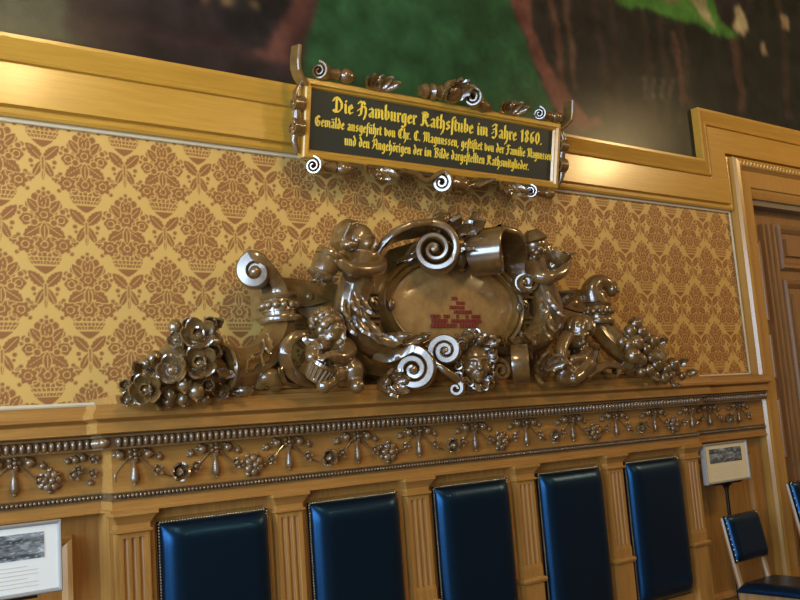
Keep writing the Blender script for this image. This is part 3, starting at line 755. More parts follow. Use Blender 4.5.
# worn red emblem: castle-like mark
b = MB()
def q(u0, u1, z0, z1): 
    f0 = lambda a, c: (a, -.2315, c); f1 = lambda a, c: (a, -.226, c)
    b.prism([(u0,z0),(u1,z0),(u1,z1),(u0,z1)], lambda a,c:(a,-.232,c), lambda a,c:(a,-.218,c))
EX, EZ = W(454,316,.23)[0], W(454,316,.23)[2]
for k in range(7):
    for j in range(16):
        u = -.155+.0215*j
        inside = (k < 3 and not (k == 2 and j in (6,7,10))) or (3 <= k and abs(u-.02) < .070-.014*(k-3)) or (k == 3 and j in (11,12))
        if inside and random.random() < .86:
            q(EX+u+(k%2)*.006, EX+u+.018+(k%2)*.006, EZ-.060+k*.024, EZ-.060+k*.024+.019)
part('emblem', b, REDP, med)
# ring frame
b = MB(); rs = []
for t, dy in ((1.16,-.10),(1.17,-.20),(1.145,-.225),(1.10,-.215),(1.085,-.20),(1.06,-.205),(1.045,-.222),(1.015,-.22),(1.0,-.20),(1.0,-.15)):
    rs.append([(XC-.02+(MA+(t-1)*.33)*math.cos(a), dy, MZ+(MBz+(t-1)*.33)*math.sin(a)) for a in np.linspace(0, 2*PI, 72, endpoint=False)])
b.rings(rs, caps=False); cpart('oval_frame', b, GILTOAK)
for s in (-1, 1):
    b = MB(); b.ell((XC-.02+s*(MA+.012), -.222, MZ+.0), (.022,.016,.034)); cpart('frame_boss', b, CARVED)
# body plate with strapwork
plate = [(-.60,-.34),(-.62,-.10),(-.56,.02),(-.60,.12),(-.50,.20),(-.40,.30),(-.20,.36),(.20,.36),(.40,.30),(.50,.20),(.60,.12),(.56,.02),(.62,-.10),(.60,-.34),(.3,-.40),(-.3,-.40)]
b = MB(); b.prism(plate, lambda a, c: (XC+a, -.15, MZ+c), lambda a, c: (XC+a, -.0, MZ+c)); cpart('back_plate', b, GILTOAK, smooth=False)
for s in (-1, 1):
    b = MB()
    b.lathe([(.036,0),(.036,.02),(.026,.022),(.024,.014),(.012,.016),(.010,.028),(.001,.03)], (XC+s*.525, -.15, MZ+.012), (0,-1,0), 18)
    cpart('strapwork_rosette', b, GILTOAK)
    b = MB()
    for z0, z1, x0, x1 in ((-.045,-.06,.475,.60),(-.075,-.09,.50,.60),(-.09,-.15,.50,.515),(.06,.075,.48,.60)):
        b.box(XC+min(s*x0,s*x1), XC+max(s*x0,s*x1), -.172, -.15, MZ+min(z0,z1), MZ+max(z0,z1))
        cpart('strap_fillet', b, GILTOAK, smooth=False); b = MB()
# side strap boards joining the cornucopias
b = MB()
poly = [(-1.16,.14),(-.62,.10),(-.62,-.20),(-.74,-.20),(-.90,-.06),(-1.16,-.06)]
b.prism(poly, lambda a, c: (XC+a, -.15, MZ+c), lambda a, c: (XC+a, -.03, MZ+c))
b.prism([(-1.12,.10),(-.96,.08),(-.83,.01),(-.94,-.015),(-1.12,-.02)], lambda a, c: (XC+a, -.19, MZ+c), lambda a, c: (XC+a, -.15, MZ+c))
b.prism([(-1.0,-.03),(-.88,-.01),(-.72,.03),(-.66,.0),(-.76,-.12),(-.90,-.10)], lambda a, c: (XC+a, -.185, MZ+c), lambda a, c: (XC+a, -.15, MZ+c))
b.ell((XC-.925,-.19,MZ+.035), (.022,.014,.022))
both('strap_board', b, GILTOAK, smooth=False)
b = MB(); b.leaf((XC-.62,-.17,MZ-.02), (-.9,-.1,.5), (0,-1,0), .26, .09, .7, 3, .012); both('strap_leaf', b)
# hood band curling into a volute
def e_of(a): a = Vector(a).normalized(); return ((-a).cross(Vector((0,0,1)))).normalized()
AXV = Vector((-.64,-.77,0)).normalized(); EV = e_of(AXV)
vc = W(435, 251, .33)
sp = spiral(vc, EV, ZA, .132, .020, 2.2, PI*.62, 90)
hood = catmull([W(371,272,.20), W(376,252,.22), W(392,237,.27), W(411,229,.31)], 8)[:-1]+sp
n = len(hood)
b = MB(); b.ribbon(hood, [Vector((-.25,-.97,0)).lerp(AXV, min(1, i/24)) for i in range(n)], [float(np.interp(i, [0, 24, 40, n-1], [.16, .24, .17, .12])) for i in range(n)], [float(np.interp(i, [0,24,60,n-1], [.034,.036,.030,.018])) for i in range(n)])
b.lathe([(.022,-.1),(.026,.05),(.016,.075),(.001,.08)], vc, AXV, 14)
XV = (vc.x+W(486,250,.33).x)/2
cpart('hood_volute', b); cpart('hood_volute', mir(b, XV))
# volute drum ornaments between hood ends
b = MB(); b.lathe([(.001,-.07),(.03,-.05),(.044,0),(.03,.04),(.012,.06),(.02,.075),(.001,.085)], W(461,256,.28), (0,0,-1), 14); cpart('drop_ornament', b, GILTOAK)
b = MB(); sc = W(480, 243, .34)
for k in range(9):
    a = -1.2+k*.3; b.ell(sc+Vector((-.10+.03*math.cos(a),-.02*math.cos(a),.10*math.sin(a))), (.012,.02,.018), nu=8, nv=6)
b = MB(); b.leaf(W(402,262,.19), (.5,-.3,.8), (0,-1,-.2), .20, .05, .9, 2, .02); b.leaf(W(395,262,.19), (.9,-.2,.35), (0,-1,-.3), .14, .045, .9, 2, .02)
cpart('hood_leaf', b); cpart('hood_leaf', mir(b, XV))
# crest bundle
def crest_leaf(px, py, d, dx, dz, L, w, c=1.2): 
    q_ = MB(); q_.leaf(W(px,py,d), (dx,-.35,dz), (0,-1,.15), L, w, c, 3, .016); return q_
cr_ = MB(); cr_.ell(W(452,229,.24), (.11,.09,.065)); cpart('crest_base', cr_)
for px, py, d, dx, dz, L, w in ((440,236,.32,-.6,.8,.14,.10),(448,236,.34,-.15,1,.16,.10),(456,238,.34,.35,.9,.14,.09),(463,236,.33,.75,.7,.16,.09),(455,228,.30,-.8,.5,.14,.08),(462,230,.30,.9,.35,.12,.08),(451,244,.36,.5,-.8,.10,.07),(462,244,.36,.2,-.9,.09,.06)):
    cpart('crest_leaf', crest_leaf(px,py,d,dx,dz,L,w))
b = MB()
for k in range(5): b.tube([W(434,214+3.6*k,.36), W(440,213+3.6*k,.41), W(449,213.5+3.6*k,.36)], [.010,.014,.010], 8)
b.ell(W(441,221,.35), (.05,.05,.065))
cpart('crest_shell', b)
b = MB(); b.tube(catmull([W(466,232,.33),W(472,222,.33),W(476,213,.32),W(471,211,.33)],5), lerpl([.03,.026,.02,.012],16), 8); cpart('crest_leaf', b)
# cornucopias
def ribbed_tube(path, rad, n=24, rib=8, amp=.09):
    mb = MB(); pts = [Vector(p) for p in path]; rs = []; nrm = None
    for i, p in enumerate(pts):
        t = (pts[min(i+1,len(pts)-1)]-pts[max(i-1,0)]).normalized(); a = Vector((0,-1,0))
        nrm = (a-t*a.dot(t)).normalized() if nrm is None else (nrm-t*nrm.dot(t)).normalized(); bb = t.cross(nrm)
        rs.append([p+(nrm*math.cos(2*PI*k/n)+bb*math.sin(2*PI*k/n))*rad[i]*(1+amp*math.cos(rib*2*PI*k/n)) for k in range(n)])
    mb.rings(rs); return mb
hp = catmull([W(280,318,.20), W(279,330,.21), W(273,345,.24), W(260,359,.27), W(243,367,.29), W(226,368,.30)], 6)
b = ribbed_tube(hp, lerpl([.064,.068,.074,.078,.082,.092], len(hp)), amp=.07)
t_ = (hp[-1]-hp[-2]).normalized()
b.lathe([(.085,-.02),(.104,.0),(.110,.012),(.102,.022),(.08,.018),(.05,-.03)], hp[-1], t_, 24)
both('cornucopia_horn', b, GILTOAK)
b = MB()
cx = W(279,306,.20); ax = Vector((-.05,0,1))
b.lathe([(.06,-.085),(.098,-.08),(.104,-.065),(.098,-.05),(.078,-.045),(.078,-.03),(.086,-.028),(.082,.02),(.078,.028),(.085,.032),(.09,.045),(.085,.055),(.06,.06)], cx, ax, 26)
for k in range(14):
    a = 2*PI*k/14; b.ell(cx+Vector((math.cos(a)*.084, math.sin(a)*.084, -.003)), .021, nu=8, nv=6)
both('cornucopia_collar', b)
tc = W(256,273,.22)
AXT = Vector((-.55,-.83,0)).normalized(); ET = e_of(AXT)
sp = spiral(tc, ET, ZA, .080, .012, 1.55, PI*.35, 50, cw=False)
tip = catmull([W(281,294,.20), W(278,284,.20), W(270,272,.21)], 8)[:-1]+sp[2:]
b = MB(); b.ribbon(tip, AXT, lerpl([.12,.10,.08,.07], len(tip)), lerpl([.080,.052,.034,.022], len(tip)))
b.lathe([(.03,-.04),(.028,.045),(.014,.06),(.001,.062)], tc, AXT, 14)
cpart('cornucopia_tip', b)
b = MB(); rp = catmull([W(593,299,.20), W(592,290,.21), W(597,283,.23), W(605,283,.25), W(611,289,.26)], 7)
b.tube(rp, lerpl([.085,.070,.058,.050,.040,.034], len(rp)), 16)
b.lathe([(.02,-.03),(.046,-.01),(.050,.01),(.040,.03),(.020,.035),(.016,.05),(.001,.055)], rp[-1], (.7,-.6,-.3), 18)
cpart('cornucopia_tip', b)
b = MB()
for px, py, dx, dz, L in ((262,352,-.75,-.5,.20),(270,342,-.6,-.75,.17),(255,362,-1,-.1,.18),(266,334,-.2,-.9,.12)):
    b.leaf(W(px,py,.325), (dx,-.25,dz), (0,-1,0), L, .06, .5, 3, .010)
b.ell(W(252,358,.36), .018); both('horn_leaf', b, GILTOAK)
# flowers spilling from the left horn
def flower(c, r, kind, face):
    face = Vector(face).normalized(); u = Vector((0,0,1)); u = (u-face*u.dot(face)).normalized(); s = face.cross(u); b = MB()
    spec = {0: ((5,1.12,.12,0),(5,.82,.62,.5),(4,.50,1.05,.2)), 1: ((5,1.0,.15,0),(5,.55,.8,.5)), 2: ((5,1.05,.55,.2),(4,.7,1.0,.6))}[kind]
    for n, L, tilt, ph in spec:
        for k in range(n):
            a = 2*PI*k/n+ph; rad_ = s*math.cos(a)+u*math.sin(a); d = rad_*math.cos(tilt)+face*math.sin(tilt)
            b.leaf(Vector(c)+face*(.10*r*(1.2-L)), d, face-rad_*.3, r*L, r*L*1.0, 1.0, 1, .08*r)
    b.ell(Vector(c)+face*r*.35, r*.28, nu=10, nv=7); b.ell(Vector(c)-face*r*.1, r*.5, nu=10, nv=7)
    return b
FL = [(198,340,.40,.088,0),(199,366,.41,.088,0),(173,371,.39,.085,1),(146,391,.36,.078,0),(177,341,.34,.05,1),(190,327,.33,.055,2),(212,325,.33,.06,2),(216,353,.40,.058,2),(209,386,.38,.055,2),(136,383,.31,.05,2),(222,393,.33,.05,1),(150,366,.30,.035,2),(127,389,.30,.05,2),(128,401,.33,.045,1)]
for px, py, d, r, k in FL:
    cpart('flower', flower(W(px,py,d), r, k, (-.45+random.uniform(-.15,.15),-.85,.25+random.uniform(-.2,.2))))
for px, py, d, r in ((184,384,.40,.034),(196,391,.40,.036),(170,395,.37,.026),(183,399,.37,.028),(168,402,.36,.022),(155,359,.31,.034),(146,364,.30,.026),(175,327,.31,.03),(160,378,.36,.03),(205,399,.36,.022)):
    b = MB(); b.ell(W(px,py,d), (r,r,r*1.1)); b.leaf(W(px,py,d-.02), (-.4,-.3,-.8), (0,-1,0), r*2, r*1.4, .8, 1, .008); cpart('bud', b)
for px, py, d, dx, dz in ((205,330,.30,.9,.5),(140,373,.28,-.9,.5),(160,365,.33,-1,.15),(188,352,.34,-.8,.6),(215,370,.36,.7,-.5),(160,400,.32,-.5,-.6),(232,392,.30,1,-.1)):
    b = MB(); b.leaf(W(px,py,d), (dx,-.4,dz), (0,-1,.1), .10, .06, .8, 3, .010); cpart('leaf', b)
b = MB()
for px, py, d, r in ((185,360,.25,.13),(165,378,.24,.11),(200,345,.24,.11),(145,390,.22,.09),(205,375,.27,.12)): b.ell(W(px,py,d), (r,.09,r*.75))
opart('flower_bed', b, CARVED, CA, .012, 2)
# fruits spilling from the right horn
b = MB()
for px, py, d, r in ((634,352,.24,.12),(645,366,.24,.10),(662,372,.22,.08),(640,338,.22,.09),(680,377,.19,.04)): b.ell(W(px,py,d), (r,.08,r*.8))
opart('fruit_bed', b, CARVED, CA, .012, 2)
FR = [(635,324,.36,.045),(630,331,.38,.04),(640,332,.37,.044),(645,338,.36,.04),(652,341,.36,.045),(636,343,.40,.05),(645,349,.38,.038),(658,350,.35,.042),(628,346,.39,.05),(633,356,.41,.05),(640,360,.40,.042),(650,358,.37,.036),(655,365,.36,.044),(648,370,.38,.038),(661,361,.33,.034),(665,369,.33,.04),(654,376,.36,.036),(663,378,.34,.04),(672,365,.30,.05),(671,375,.32,.03),(676,371,.29,.03),(682,376,.29,.028),(641,372,.39,.03),(690,378,.26,.022),(628,336,.36,.036),(622,342,.38,.034)]
for px, py, d, r in FR:
    b = MB(); b.ell(W(px,py,d), (r,r,r)); b.ell(W(px,py,d)+Vector((-r*.55,-r*.8,r*.2)), r*.2, nu=8, nv=5); cpart('fruit', b)
for px, py, d, dx, dz in ((630,326,.33,-.6,.8),(655,345,.30,.8,.5),(676,366,.26,.8,.6),(650,372,.36,-.2,-1),(684,374,.26,1,.1),(668,380,.28,.4,-.7),(620,350,.36,-.7,.4)):
    b = MB(); b.leaf(W(px,py,d), (dx,-.4,dz), (0,-1,.1), .09, .06, .8, 3, .010); cpart('leaf', b)

def rib_cap(mb, c, r, axis, ribs=11, amp=.09, stop=.62):
    c = Vector(c); ax = Vector(axis).normalized(); e1 = ax.cross(Vector((1,0,0))).normalized(); e2 = ax.cross(e1); n = ribs*6; rs = []
    for i in range(1, 13):
        t = PI*stop*i/12
        rs.append([c+ax*r*math.cos(t)+(e1*math.cos(2*PI*k/n)+e2*math.sin(2*PI*k/n))*r*math.sin(t)*(1+amp*min(1,t)*math.cos(ribs*2*PI*k/n+1.5*t)) for k in range(n)])
    mb.rings(rs)
# ---- figures (one continuous carved surface each)
def chain(b, pts, n=12):
    P = [W(*p[:3]) for p in pts]; R = [p[3] for p in pts]
    cp = catmull(P, 5); b.tube(cp, list(np.interp(np.linspace(0,len(P)-1,len(cp)), range(len(P)), R)), n)
    for p, r in zip(P, R): b.ell(p, r, nu=12, nv=8)
def head(b, c, r, fwd, up=(0,0,1)):
    c = Vector(c); f = Vector(fwd).normalized(); u = Vector(up); u = (u-f*u.dot(f)).normalized(); s = f.cross(u)
    R = Matrix((s, f, u)).transposed()
    b.ell(c, (r*.86, r*1.0, r*1.08), R, 20, 14)
    b.ell(c+f*r*.38-u*r*.55, (r*.58,r*.55,r*.52), R)             # jaw
    b.ell(c+f*r*.82-u*r*.92, (r*.24,r*.22,r*.2), R)              # chin
    b.ell(c+f*r*.82+u*r*.20, (r*.58,r*.28,r*.13), R)             # brow
    b.ell(c+f*r*1.02-u*r*.12, (r*.13,r*.22,r*.34), R); b.ell(c+f*r*1.18-u*r*.33, (r*.17,r*.20,r*.14), R)            # nose
    b.ell(c+f*r*1.0-u*r*.60, (r*.27,r*.15,r*.07), R); b.ell(c+f*r*.97-u*r*.76, (r*.23,r*.15,r*.07), R)   # lips
    for q_ in (-1, 1):
        b.ell(c+f*r*.66+s*q_*r*.45-u*r*.38, (r*.28,r*.25,r*.26), R)   # cheeks
        b.ell(c+f*r*.86+s*q_*r*.32-u*r*.02, (r*.14,r*.08,r*.08), R)   # eyes
        b.ell(c+s*q_*r*.9-u*r*.15, (r*.1,r*.2,r*.28), R)              # ears
    return f, u, s
def hand(b, wrist, d, r, curl):
    d = Vector(d).normalized(); cu = Vector(curl).normalized(); s = d.cross(cu)
    b.ell(Vector(wrist)+d*r*1.1, (r*.95,)*3)
    for k in range(4):
        o = Vector(wrist)+d*r*1.8+s*r*(k-1.5)*.5; L = r*(1.3,1.5,1.4,1.1)[k]
        b.tube([o-d*r*.6, o+d*L*.5, o+d*L*.9+cu*L*.4, o+d*L*.9+cu*L*.9], [r*.3,r*.28,r*.25,r*.2], 8)
    o = Vector(wrist)+d*r*.8-s*r*.8; b.tube([o, o+(d-s)*r*.6, o+(d*1.2-s*.5+cu*.6)*r], [r*.32,r*.28,r*.22], 8)
# left herm, turned to the right, holding a small cask on his shoulder side
b = MB()
chain(b, [(360,254,.31,.040),(361,262,.32,.078),(358,276,.33,.088),(353,292,.32,.082),(350,308,.31,.080),(353,322,.31,.082),(362,336,.31,.080),(376,346,.31,.064),(394,349,.31,.048),(412,347,.30,.034),(426,341,.29,.020)])
b.ell(W(367,272,.40), (.05,.045,.045)); b.ell(W(352,272,.39), (.05,.045,.045))
chain(b, [(370,259,.33,.050),(379,265,.37,.044),(368,270,.43,.038),(352,269,.46,.034),(341,263,.46,.028)])
chain(b, [(350,258,.28,.046),(342,264,.30,.040),(337,258,.38,.030)])
f_, u_, s_ = head(b, W(359,240,.33), .074, (.72,-.68,-.08))
hand(b, W(341,263,.46), (-.8,.2,.25), .026, (-.3,.9,.2))
HL = opart('herm_figure', b, CARVED, CA, .0065, 2)
h = MB(); hc = W(355,236,.32)
h.ell(hc+Vector((-.022,.022,.016)), (.070,.070,.072))
for k in range(9):
    a = -1.5+k*.36; h.tube([hc+Vector((.0-.02*k*.3,-.035+.012*k,.062)), hc+Vector((-.055,-.045+.016*k,.045)), hc+Vector((-.085,-.02+.012*k,-.03)), hc+Vector((-.06,-.02+.01*k,-.065))], [.010,.016,.016,.010], 7)
h.ell(hc+Vector((-.055,-.03,-.055)), (.045,.045,.03))
opart('hair', h, CARVED, HL, .006, 2)
c0, c1 = W(320,277,.40), W(331,253,.42); ax = (c1-c0).normalized(); L = (c1-c0).length
h = MB(); h.lathe([(.001,-.02),(.03,-.015),(.058,0),(.066,.006),(.066,.018),(.058,.022),(.064,L*.45),(.058,L-.03),(.068,L-.026),(.070,L-.005),(.066,L),(.052,L),(.048,L-.05),(.001,L-.05)], c0, ax, 22)
for k in range(6):
    a = 2*PI*k/6; h.leaf(c0-ax*.005, Vector((math.cos(a)*.5,math.sin(a)*.5,0))-ax, Vector((math.cos(a),math.sin(a),0)), .05, .035, .8, 1, .008)
part('cask', h, CARVED, HL, True, 45)
# acanthus over the herm tail
b = MB()
for px, py, d, dx, dz, L, w in ((378,342,.37,.9,.1,.20,.09),(398,346,.36,.95,.2,.18,.08),(368,334,.39,.75,-.4,.20,.09),(388,352,.36,.95,-.15,.18,.07),(362,318,.40,.5,-.85,.16,.08),(412,344,.34,.9,.45,.13,.07),(352,292,.415,-.1,-1,.17,.075),(345,300,.40,-.25,-1,.15,.06),(359,296,.41,.25,-.95,.15,.06),(352,316,.405,.45,-.9,.17,.07),(346,318,.39,.1,-1,.13,.06)):
    b.leaf(W(px,py,d-.012), (dx,-.16,dz), (0,-1,.2), L*.85, w*.8, .7, 3, .014)
cpart('acanthus_leaf', b, CARVED)
# right herm, drinking from a shell
b = MB()
chain(b, [(538,258,.31,.038),(538,268,.32,.066),(541,280,.33,.072),(546,294,.33,.070),(549,308,.32,.080),(547,322,.31,.085),(539,336,.31,.080),(526,344,.31,.062),(512,348,.31,.046),(500,348,.30,.030),(490,344,.29,.018)])
chain(b, [(533,268,.34,.050),(539,276,.40,.044),(550,277,.44,.038),(562,272,.44,.032),(567,264,.42,.026)])
chain(b, [(545,266,.30,.044),(552,268,.34,.036),(556,262,.37,.028)])
head(b, W(540,251,.33), .066, (.85,-.5,.12))
hand(b, W(567,265,.42), (.25,.1,1), .024, (-.9,.2,.3))
HR = opart('herm_figure', b, CARVED, CA, .0065, 2)
h = MB(); hc = W(537,247,.33)
h.ell(hc+Vector((-.01,.01,.01)), (.072,.070,.068)); h.lathe([(.07,0),(.078,.012),(.066,.03),(.05,.055),(.03,.07),(.001,.072)], hc+Vector((-.012,0,.028)), (-.25,0,1), 18)
for k in range(8): h.ell(hc+Vector((-.045-.012*math.sin(k), -.06+.016*k, -.025-.02*(k%3))), .022, nu=8, nv=6)
part('hair', h, CARVED, HR, True, 60)
h = MB(); h.lathe([(.001,-.05),(.02,-.048),(.05,-.025),(.064,.0),(.070,.02),(.062,.02),(.05,.0),(.001,-.02)], W(559,257,.40), (.25,-.3,1), 20)
h.tube(catmull([W(566,262,.40),W(571,256,.40),W(575,253,.38)],4), lerpl([.02,.014,.008],9), 8)
part('shell_bowl', h, CARVED, HR, True, 45)
b = MB()
for px, py, d, dx, dz, L, w in ((528,342,.37,-.9,.1,.20,.09),(512,346,.36,-.95,.2,.18,.08),(538,336,.39,-.75,-.4,.20,.09),(520,352,.36,-.95,-.15,.18,.07),(545,322,.40,-.3,-.9,.16,.08),(546,292,.405,.1,-1,.16,.07),(540,298,.395,-.1,-1,.14,.06),(552,300,.40,.1,-.95,.15,.07),(548,314,.41,-.3,-.95,.16,.07),(502,345,.34,-.9,.45,.13,.07)):
    b.leaf(W(px,py,d-.012), (dx,-.16,dz), (0,-1,.2), L*.85, w*.8, .7, 3, .014)
cpart('acanthus_leaf', b, CARVED)
# left putto with a tub
b = MB()
head(b, W(328,328,.36), .082, (.45,-.8,-.35))
chain(b, [(330,340,.34,.045),(333,350,.33,.078),(338,361,.31,.080),(343,372,.29,.078)])
chain(b, [(342,344,.36,.046),(349,350,.41,.040),(342,357,.46,.034),(333,356,.48,.028)])
chain(b, [(322,345,.37,.044),(314,349,.42,.040),(312,357,.45,.032)])
chain(b, [(343,374,.32,.062),(334,374,.42,.056),(329,382,.44,.042),(324,386,.47,.036)])
chain(b, [(348,372,.32,.062),(352,370,.42,.056),(354,381,.42,.042),(357,386,.46,.036)])
hand(b, W(333,356,.48), (-1,-.1,-.05), .024, (0,.4,-1))
PLt = opart('putto_figure', b, CARVED, CA, .0065, 2)
h = MB(); hc = W(326,325,.36)
for k in range(70):
    a, c_ = random.uniform(-PI,PI), random.uniform(-.1,1); v = Vector((math.cos(a)*math.sqrt(1-c_*c_), math.sin(a)*math.sqrt(1-c_*c_)+.25, c_)).normalized()
    h.ell(hc+v*.072, .019, nu=8, nv=6)
opart('hair', h, CARVED, PLt, .006, 1)
c0, c1 = W(314,381,.43), W(324,363,.47); ax = (c1-c0).normalized(); L = (c1-c0).length
h = MB(); h.lathe([(.001,0),(.042,0),(.046,.01),(.042,.016),(.052,L*.6),(.058,L-.02),(.066,L-.015),(.066,L),(.052,L),(.046,L-.05),(.001,L-.05)], c0, ax, 20)
for k in range(16):
    a = 2*PI*k/16; e1 = Vector((0,-1,0)); e1 = (e1-ax*e1.dot(ax)).normalized(); e2 = ax.cross(e1); r_ = e1*math.cos(a)+e2*math.sin(a)
    h.tube([c0+r_*.046+ax*.012, c0+r_*.058+ax*(L-.018)], .008, 6)
part('tub', h, CARVED, PLt, True, 45)
# right putto, crouching with head bowed
b = MB()
head(b, W(578,331,.36), .076, (-.35,-.75,-.55))
chain(b, [(581,342,.33,.045),(583,352,.30,.076),(582,363,.29,.078),(580,372,.29,.07)])
chain(b, [(571,343,.34,.044),(566,338,.38,.040),(561,350,.42,.038),(563,362,.44,.030),(568,366,.45,.026)])
chain(b, [(588,350,.34,.042),(582,358,.40,.036),(572,360,.43,.030)])
chain(b, [(578,372,.31,.060),(566,370,.40,.052),(562,377,.40,.040),(572,380,.42,.034)])
chain(b, [(584,372,.31,.060),(587,364,.40,.054),(580,374,.42,.040),(574,379,.44,.032)])
hand(b, W(568,366,.45), (.5,-.2,-.6), .022, (0,.4,-1))
PR = opart('putto_figure', b, CARVED, CA, .0065, 2)
h = MB(); hc = W(580,328,.36)
rib_cap(h, hc, .084, (.25,.10,.95)); part('hair', h, CARVED, PR, True, 60)
# acanthus C-scrolls beside the putti
cpath = catmull([W(307,341,.33),W(303,337,.34),W(294,338,.34),(W(286,346,.33)),W(284,358,.32),W(288,370,.31),W(297,379,.31),W(309,384,.31)], 6)
b = MB(); b.ribbon(cpath, (-.4,-.9,0), lerpl([.05,.10,.14,.16,.16,.14,.10], len(cpath)), lerpl([.02,.035,.05,.06,.06,.05,.03], len(cpath)))
b.leaf(W(303,338,.40), (.6,-.3,-.8), (0,-1,0), .12, .06, 1.2, 2, .02)
cpart('acanthus_scroll', b)
b = MB(); b.tube(catmull([W(258,386,.28),W(264,378,.31),W(272,378,.32),W(276,384,.31),W(270,388,.31)],5), lerpl([.03,.042,.045,.035,.02],21), 10)
b.leaf(W(296,386,.28), (-1,-.2,.3), (0,-1,.3), .22, .07, .9, 2, .02); both('acanthus_curl', b, GILTOAK)
cpath = catmull([W(585,372,.30),W(590,360,.33),W(594,348,.35),W(588,343,.36)], 6)
b = MB(); b.ribbon(cpath, (-.6,-.8,0), .09, lerpl([.05,.06,.05,.02], len(cpath)))
cpath = catmull([W(583,378,.36),W(592,372,.37),W(603,366,.38),W(613,366,.38),W(617,371,.38),W(612,376,.38),W(607,374,.38)], 6)
b.ribbon(cpath, (-.6,-.8,0), .10, lerpl([.04,.045,.04,.035,.03,.02], len(cpath)))
cpart('acanthus_scroll', b)
# lower volutes
AXL = Vector((-.70,-.71,0)).normalized(); EL = e_of(AXL)
vc = W(414.5,370,.40)
sp = spiral(vc, EL, ZA, .100, .016, 2.0, PI*.5, 80)
lead = catmull([W(372,354,.30),W(388,359,.33),W(402,356,.37)], 8)[:-1]
path = lead+sp; b = MB(); b.ribbon(path, AXL, [float(np.interp(i,[0,20,104],[.10,.14,.11])) for i in range(len(path))], lerpl([.05,.040,.036,.028,.020], len(path)))
b.lathe([(.016,-.06),(.02,.05),(.001,.062)], vc, AXL, 12); cpart('lower_volute', b)
vc2 = W(446.5,351.5,.43)
sp = spiral(vc2, EL, ZA, .082, .013, 1.9, PI*1.28, 70)
vc3 = W(456.6,389,.41); sp3 = spiral(vc3, EL, ZA, .036, .010, 1.2, PI*.35, 36)
mid = catmull([sp[0], W(446,371,.42), W(457,379,.415), sp3[0]], 8)[1:-1]
path = sp[::-1]+mid+sp3
b = MB(); b.ribbon(path, AXL, .13, lerpl([.016,.027,.034,.036,.034,.028,.022,.016], len(path))); b.lathe([(.016,-.06),(.02,.05),(.001,.062)], vc2, AXL, 12)
cpart('lower_volute', b)
XL = (W(414.5,370,.40).x+W(521,366,.40).x)/2
b = MB(); path2 = [Vector((2*XL-p.x, p.y, p.z)) for p in lead[8:]+spiral(W(414.5,370,.40), EL, ZA, .100, .014, 2.1, PI*.5, 80)]
b.ribbon(path2, (-AXL.x, AXL.y, 0), .09, lerpl([.05,.034,.028,.020,.014], len(path2))); cpart('lower_volute', b)
# small scroll beside the right herm
vc = W(524,283,.30); b = MB(); AXS = Vector((-.35,-.93,0)).normalized(); sp = spiral(vc, e_of(AXS), ZA, .058, .012, 1.6, 0, 50); b.ribbon(sp, AXS, .12, lerpl([.02,.012], len(sp))); b.ell(vc+AXL*.04, .022); b.lathe([(.055,-.05),(.058,.01),(.05,.03)], vc, AXL, 18); cpart('side_scroll', b)
# leaf clump left of mask, splayed leaf right of mask
for base, ls in (((389,384), ((-.95,.3),(-.8,-.5),(-.3,.9),(.4,.8),(.9,.2),(.7,-.6),(-.1,-.9))), ((540,372), ((-.95,-.35),(-.9,-.1),(-.8,.3),(.6,.7),(.9,.3),(-.2,.9),(-.7,-.6)))):
    k_ = 0
    for dx, dz in ls:
        b = MB(); b.leaf(W(base[0]+4*dx, base[1]-3*dz, (.34 if base[0] < 500 else .37)+.01*k_), (dx,-.3,dz), (0,-1,.1), .095 if base[0] < 500 else .15, .062, 1.0, 3, .014); cpart('leaf', b); k_ += 1
    b = MB(); b.ell(W(base[0], base[1], .32), (.06,.06,.05)); b.ell(W(base[0]-2, base[1]-2, .40), .022); cpart('leaf_boss', b)
b = MB(); b.ribbon(spiral(W(498,371,.40), e_of((-.2,-.98,0)), ZA, .055, .01, 1.6, PI*.5, 40), (-.2,-.98,0), .08, .022); cpart('ear_scroll', b)
# mask face
b = MB(); mc = W(474,363,.42)
f_, u_, s_ = head(b, mc, .090, (-.45,-.89,-.05))
b.ell(mc+Vector((-.01,.03,-.09)), (.055,.05,.06))
MK = opart('mask_face', b, CARVED, CA, .0055, 1)
h = MB()
for k in range(34):
    a = random.uniform(0, PI); rr = random.uniform(.092,.13); y = random.uniform(-.03,.04)
    c_ = mc+Vector((math.cos(a)*rr*1.05, y, .02+math.sin(a)*rr)); sp = spiral(c_, EL, ZA, .026, .006, 1.2, a, 14); h.tube(sp, lerpl([.008,.011,.008], len(sp)), 6)
for s in (-1, 1):
    for k in range(6): 
        c_ = mc+Vector((s*(.098+.010*(k%2)), .0, .01-.024*k)); sp = spiral(c_, EL, ZA, .022, .006, 1.2, k, 14); h.tube(sp, lerpl([.007,.010,.007], len(sp)), 6)
part('hair', h, CARVED, MK, True, 60)
h = MB()
for a in (-1.2,-.7,-.2,.3,.8,1.3): h.leaf(mc+Vector((math.sin(a)*.06,-.02,.088)), (math.sin(a),-.4,math.cos(a)), (0,-1,0), .09, .06, .9, 3, .012)
h.ell(mc+Vector((0,-.06,.115)), .026); part('leaf_crown', h, CARVED, MK, True, 50)
h = MB()
for s in (-1, 1):
    for k in range(4): 
        c_ = mc+Vector((s*(.018+.018*k)-.01, -.055+.012*k, -.128+.012*k)); sp = spiral(c_, EL, ZA, .020, .005, 1.2, k+s, 14); h.tube(sp, lerpl([.006,.009,.005], len(sp)), 6)
part('beard', h, CARVED, MK, True, 60)

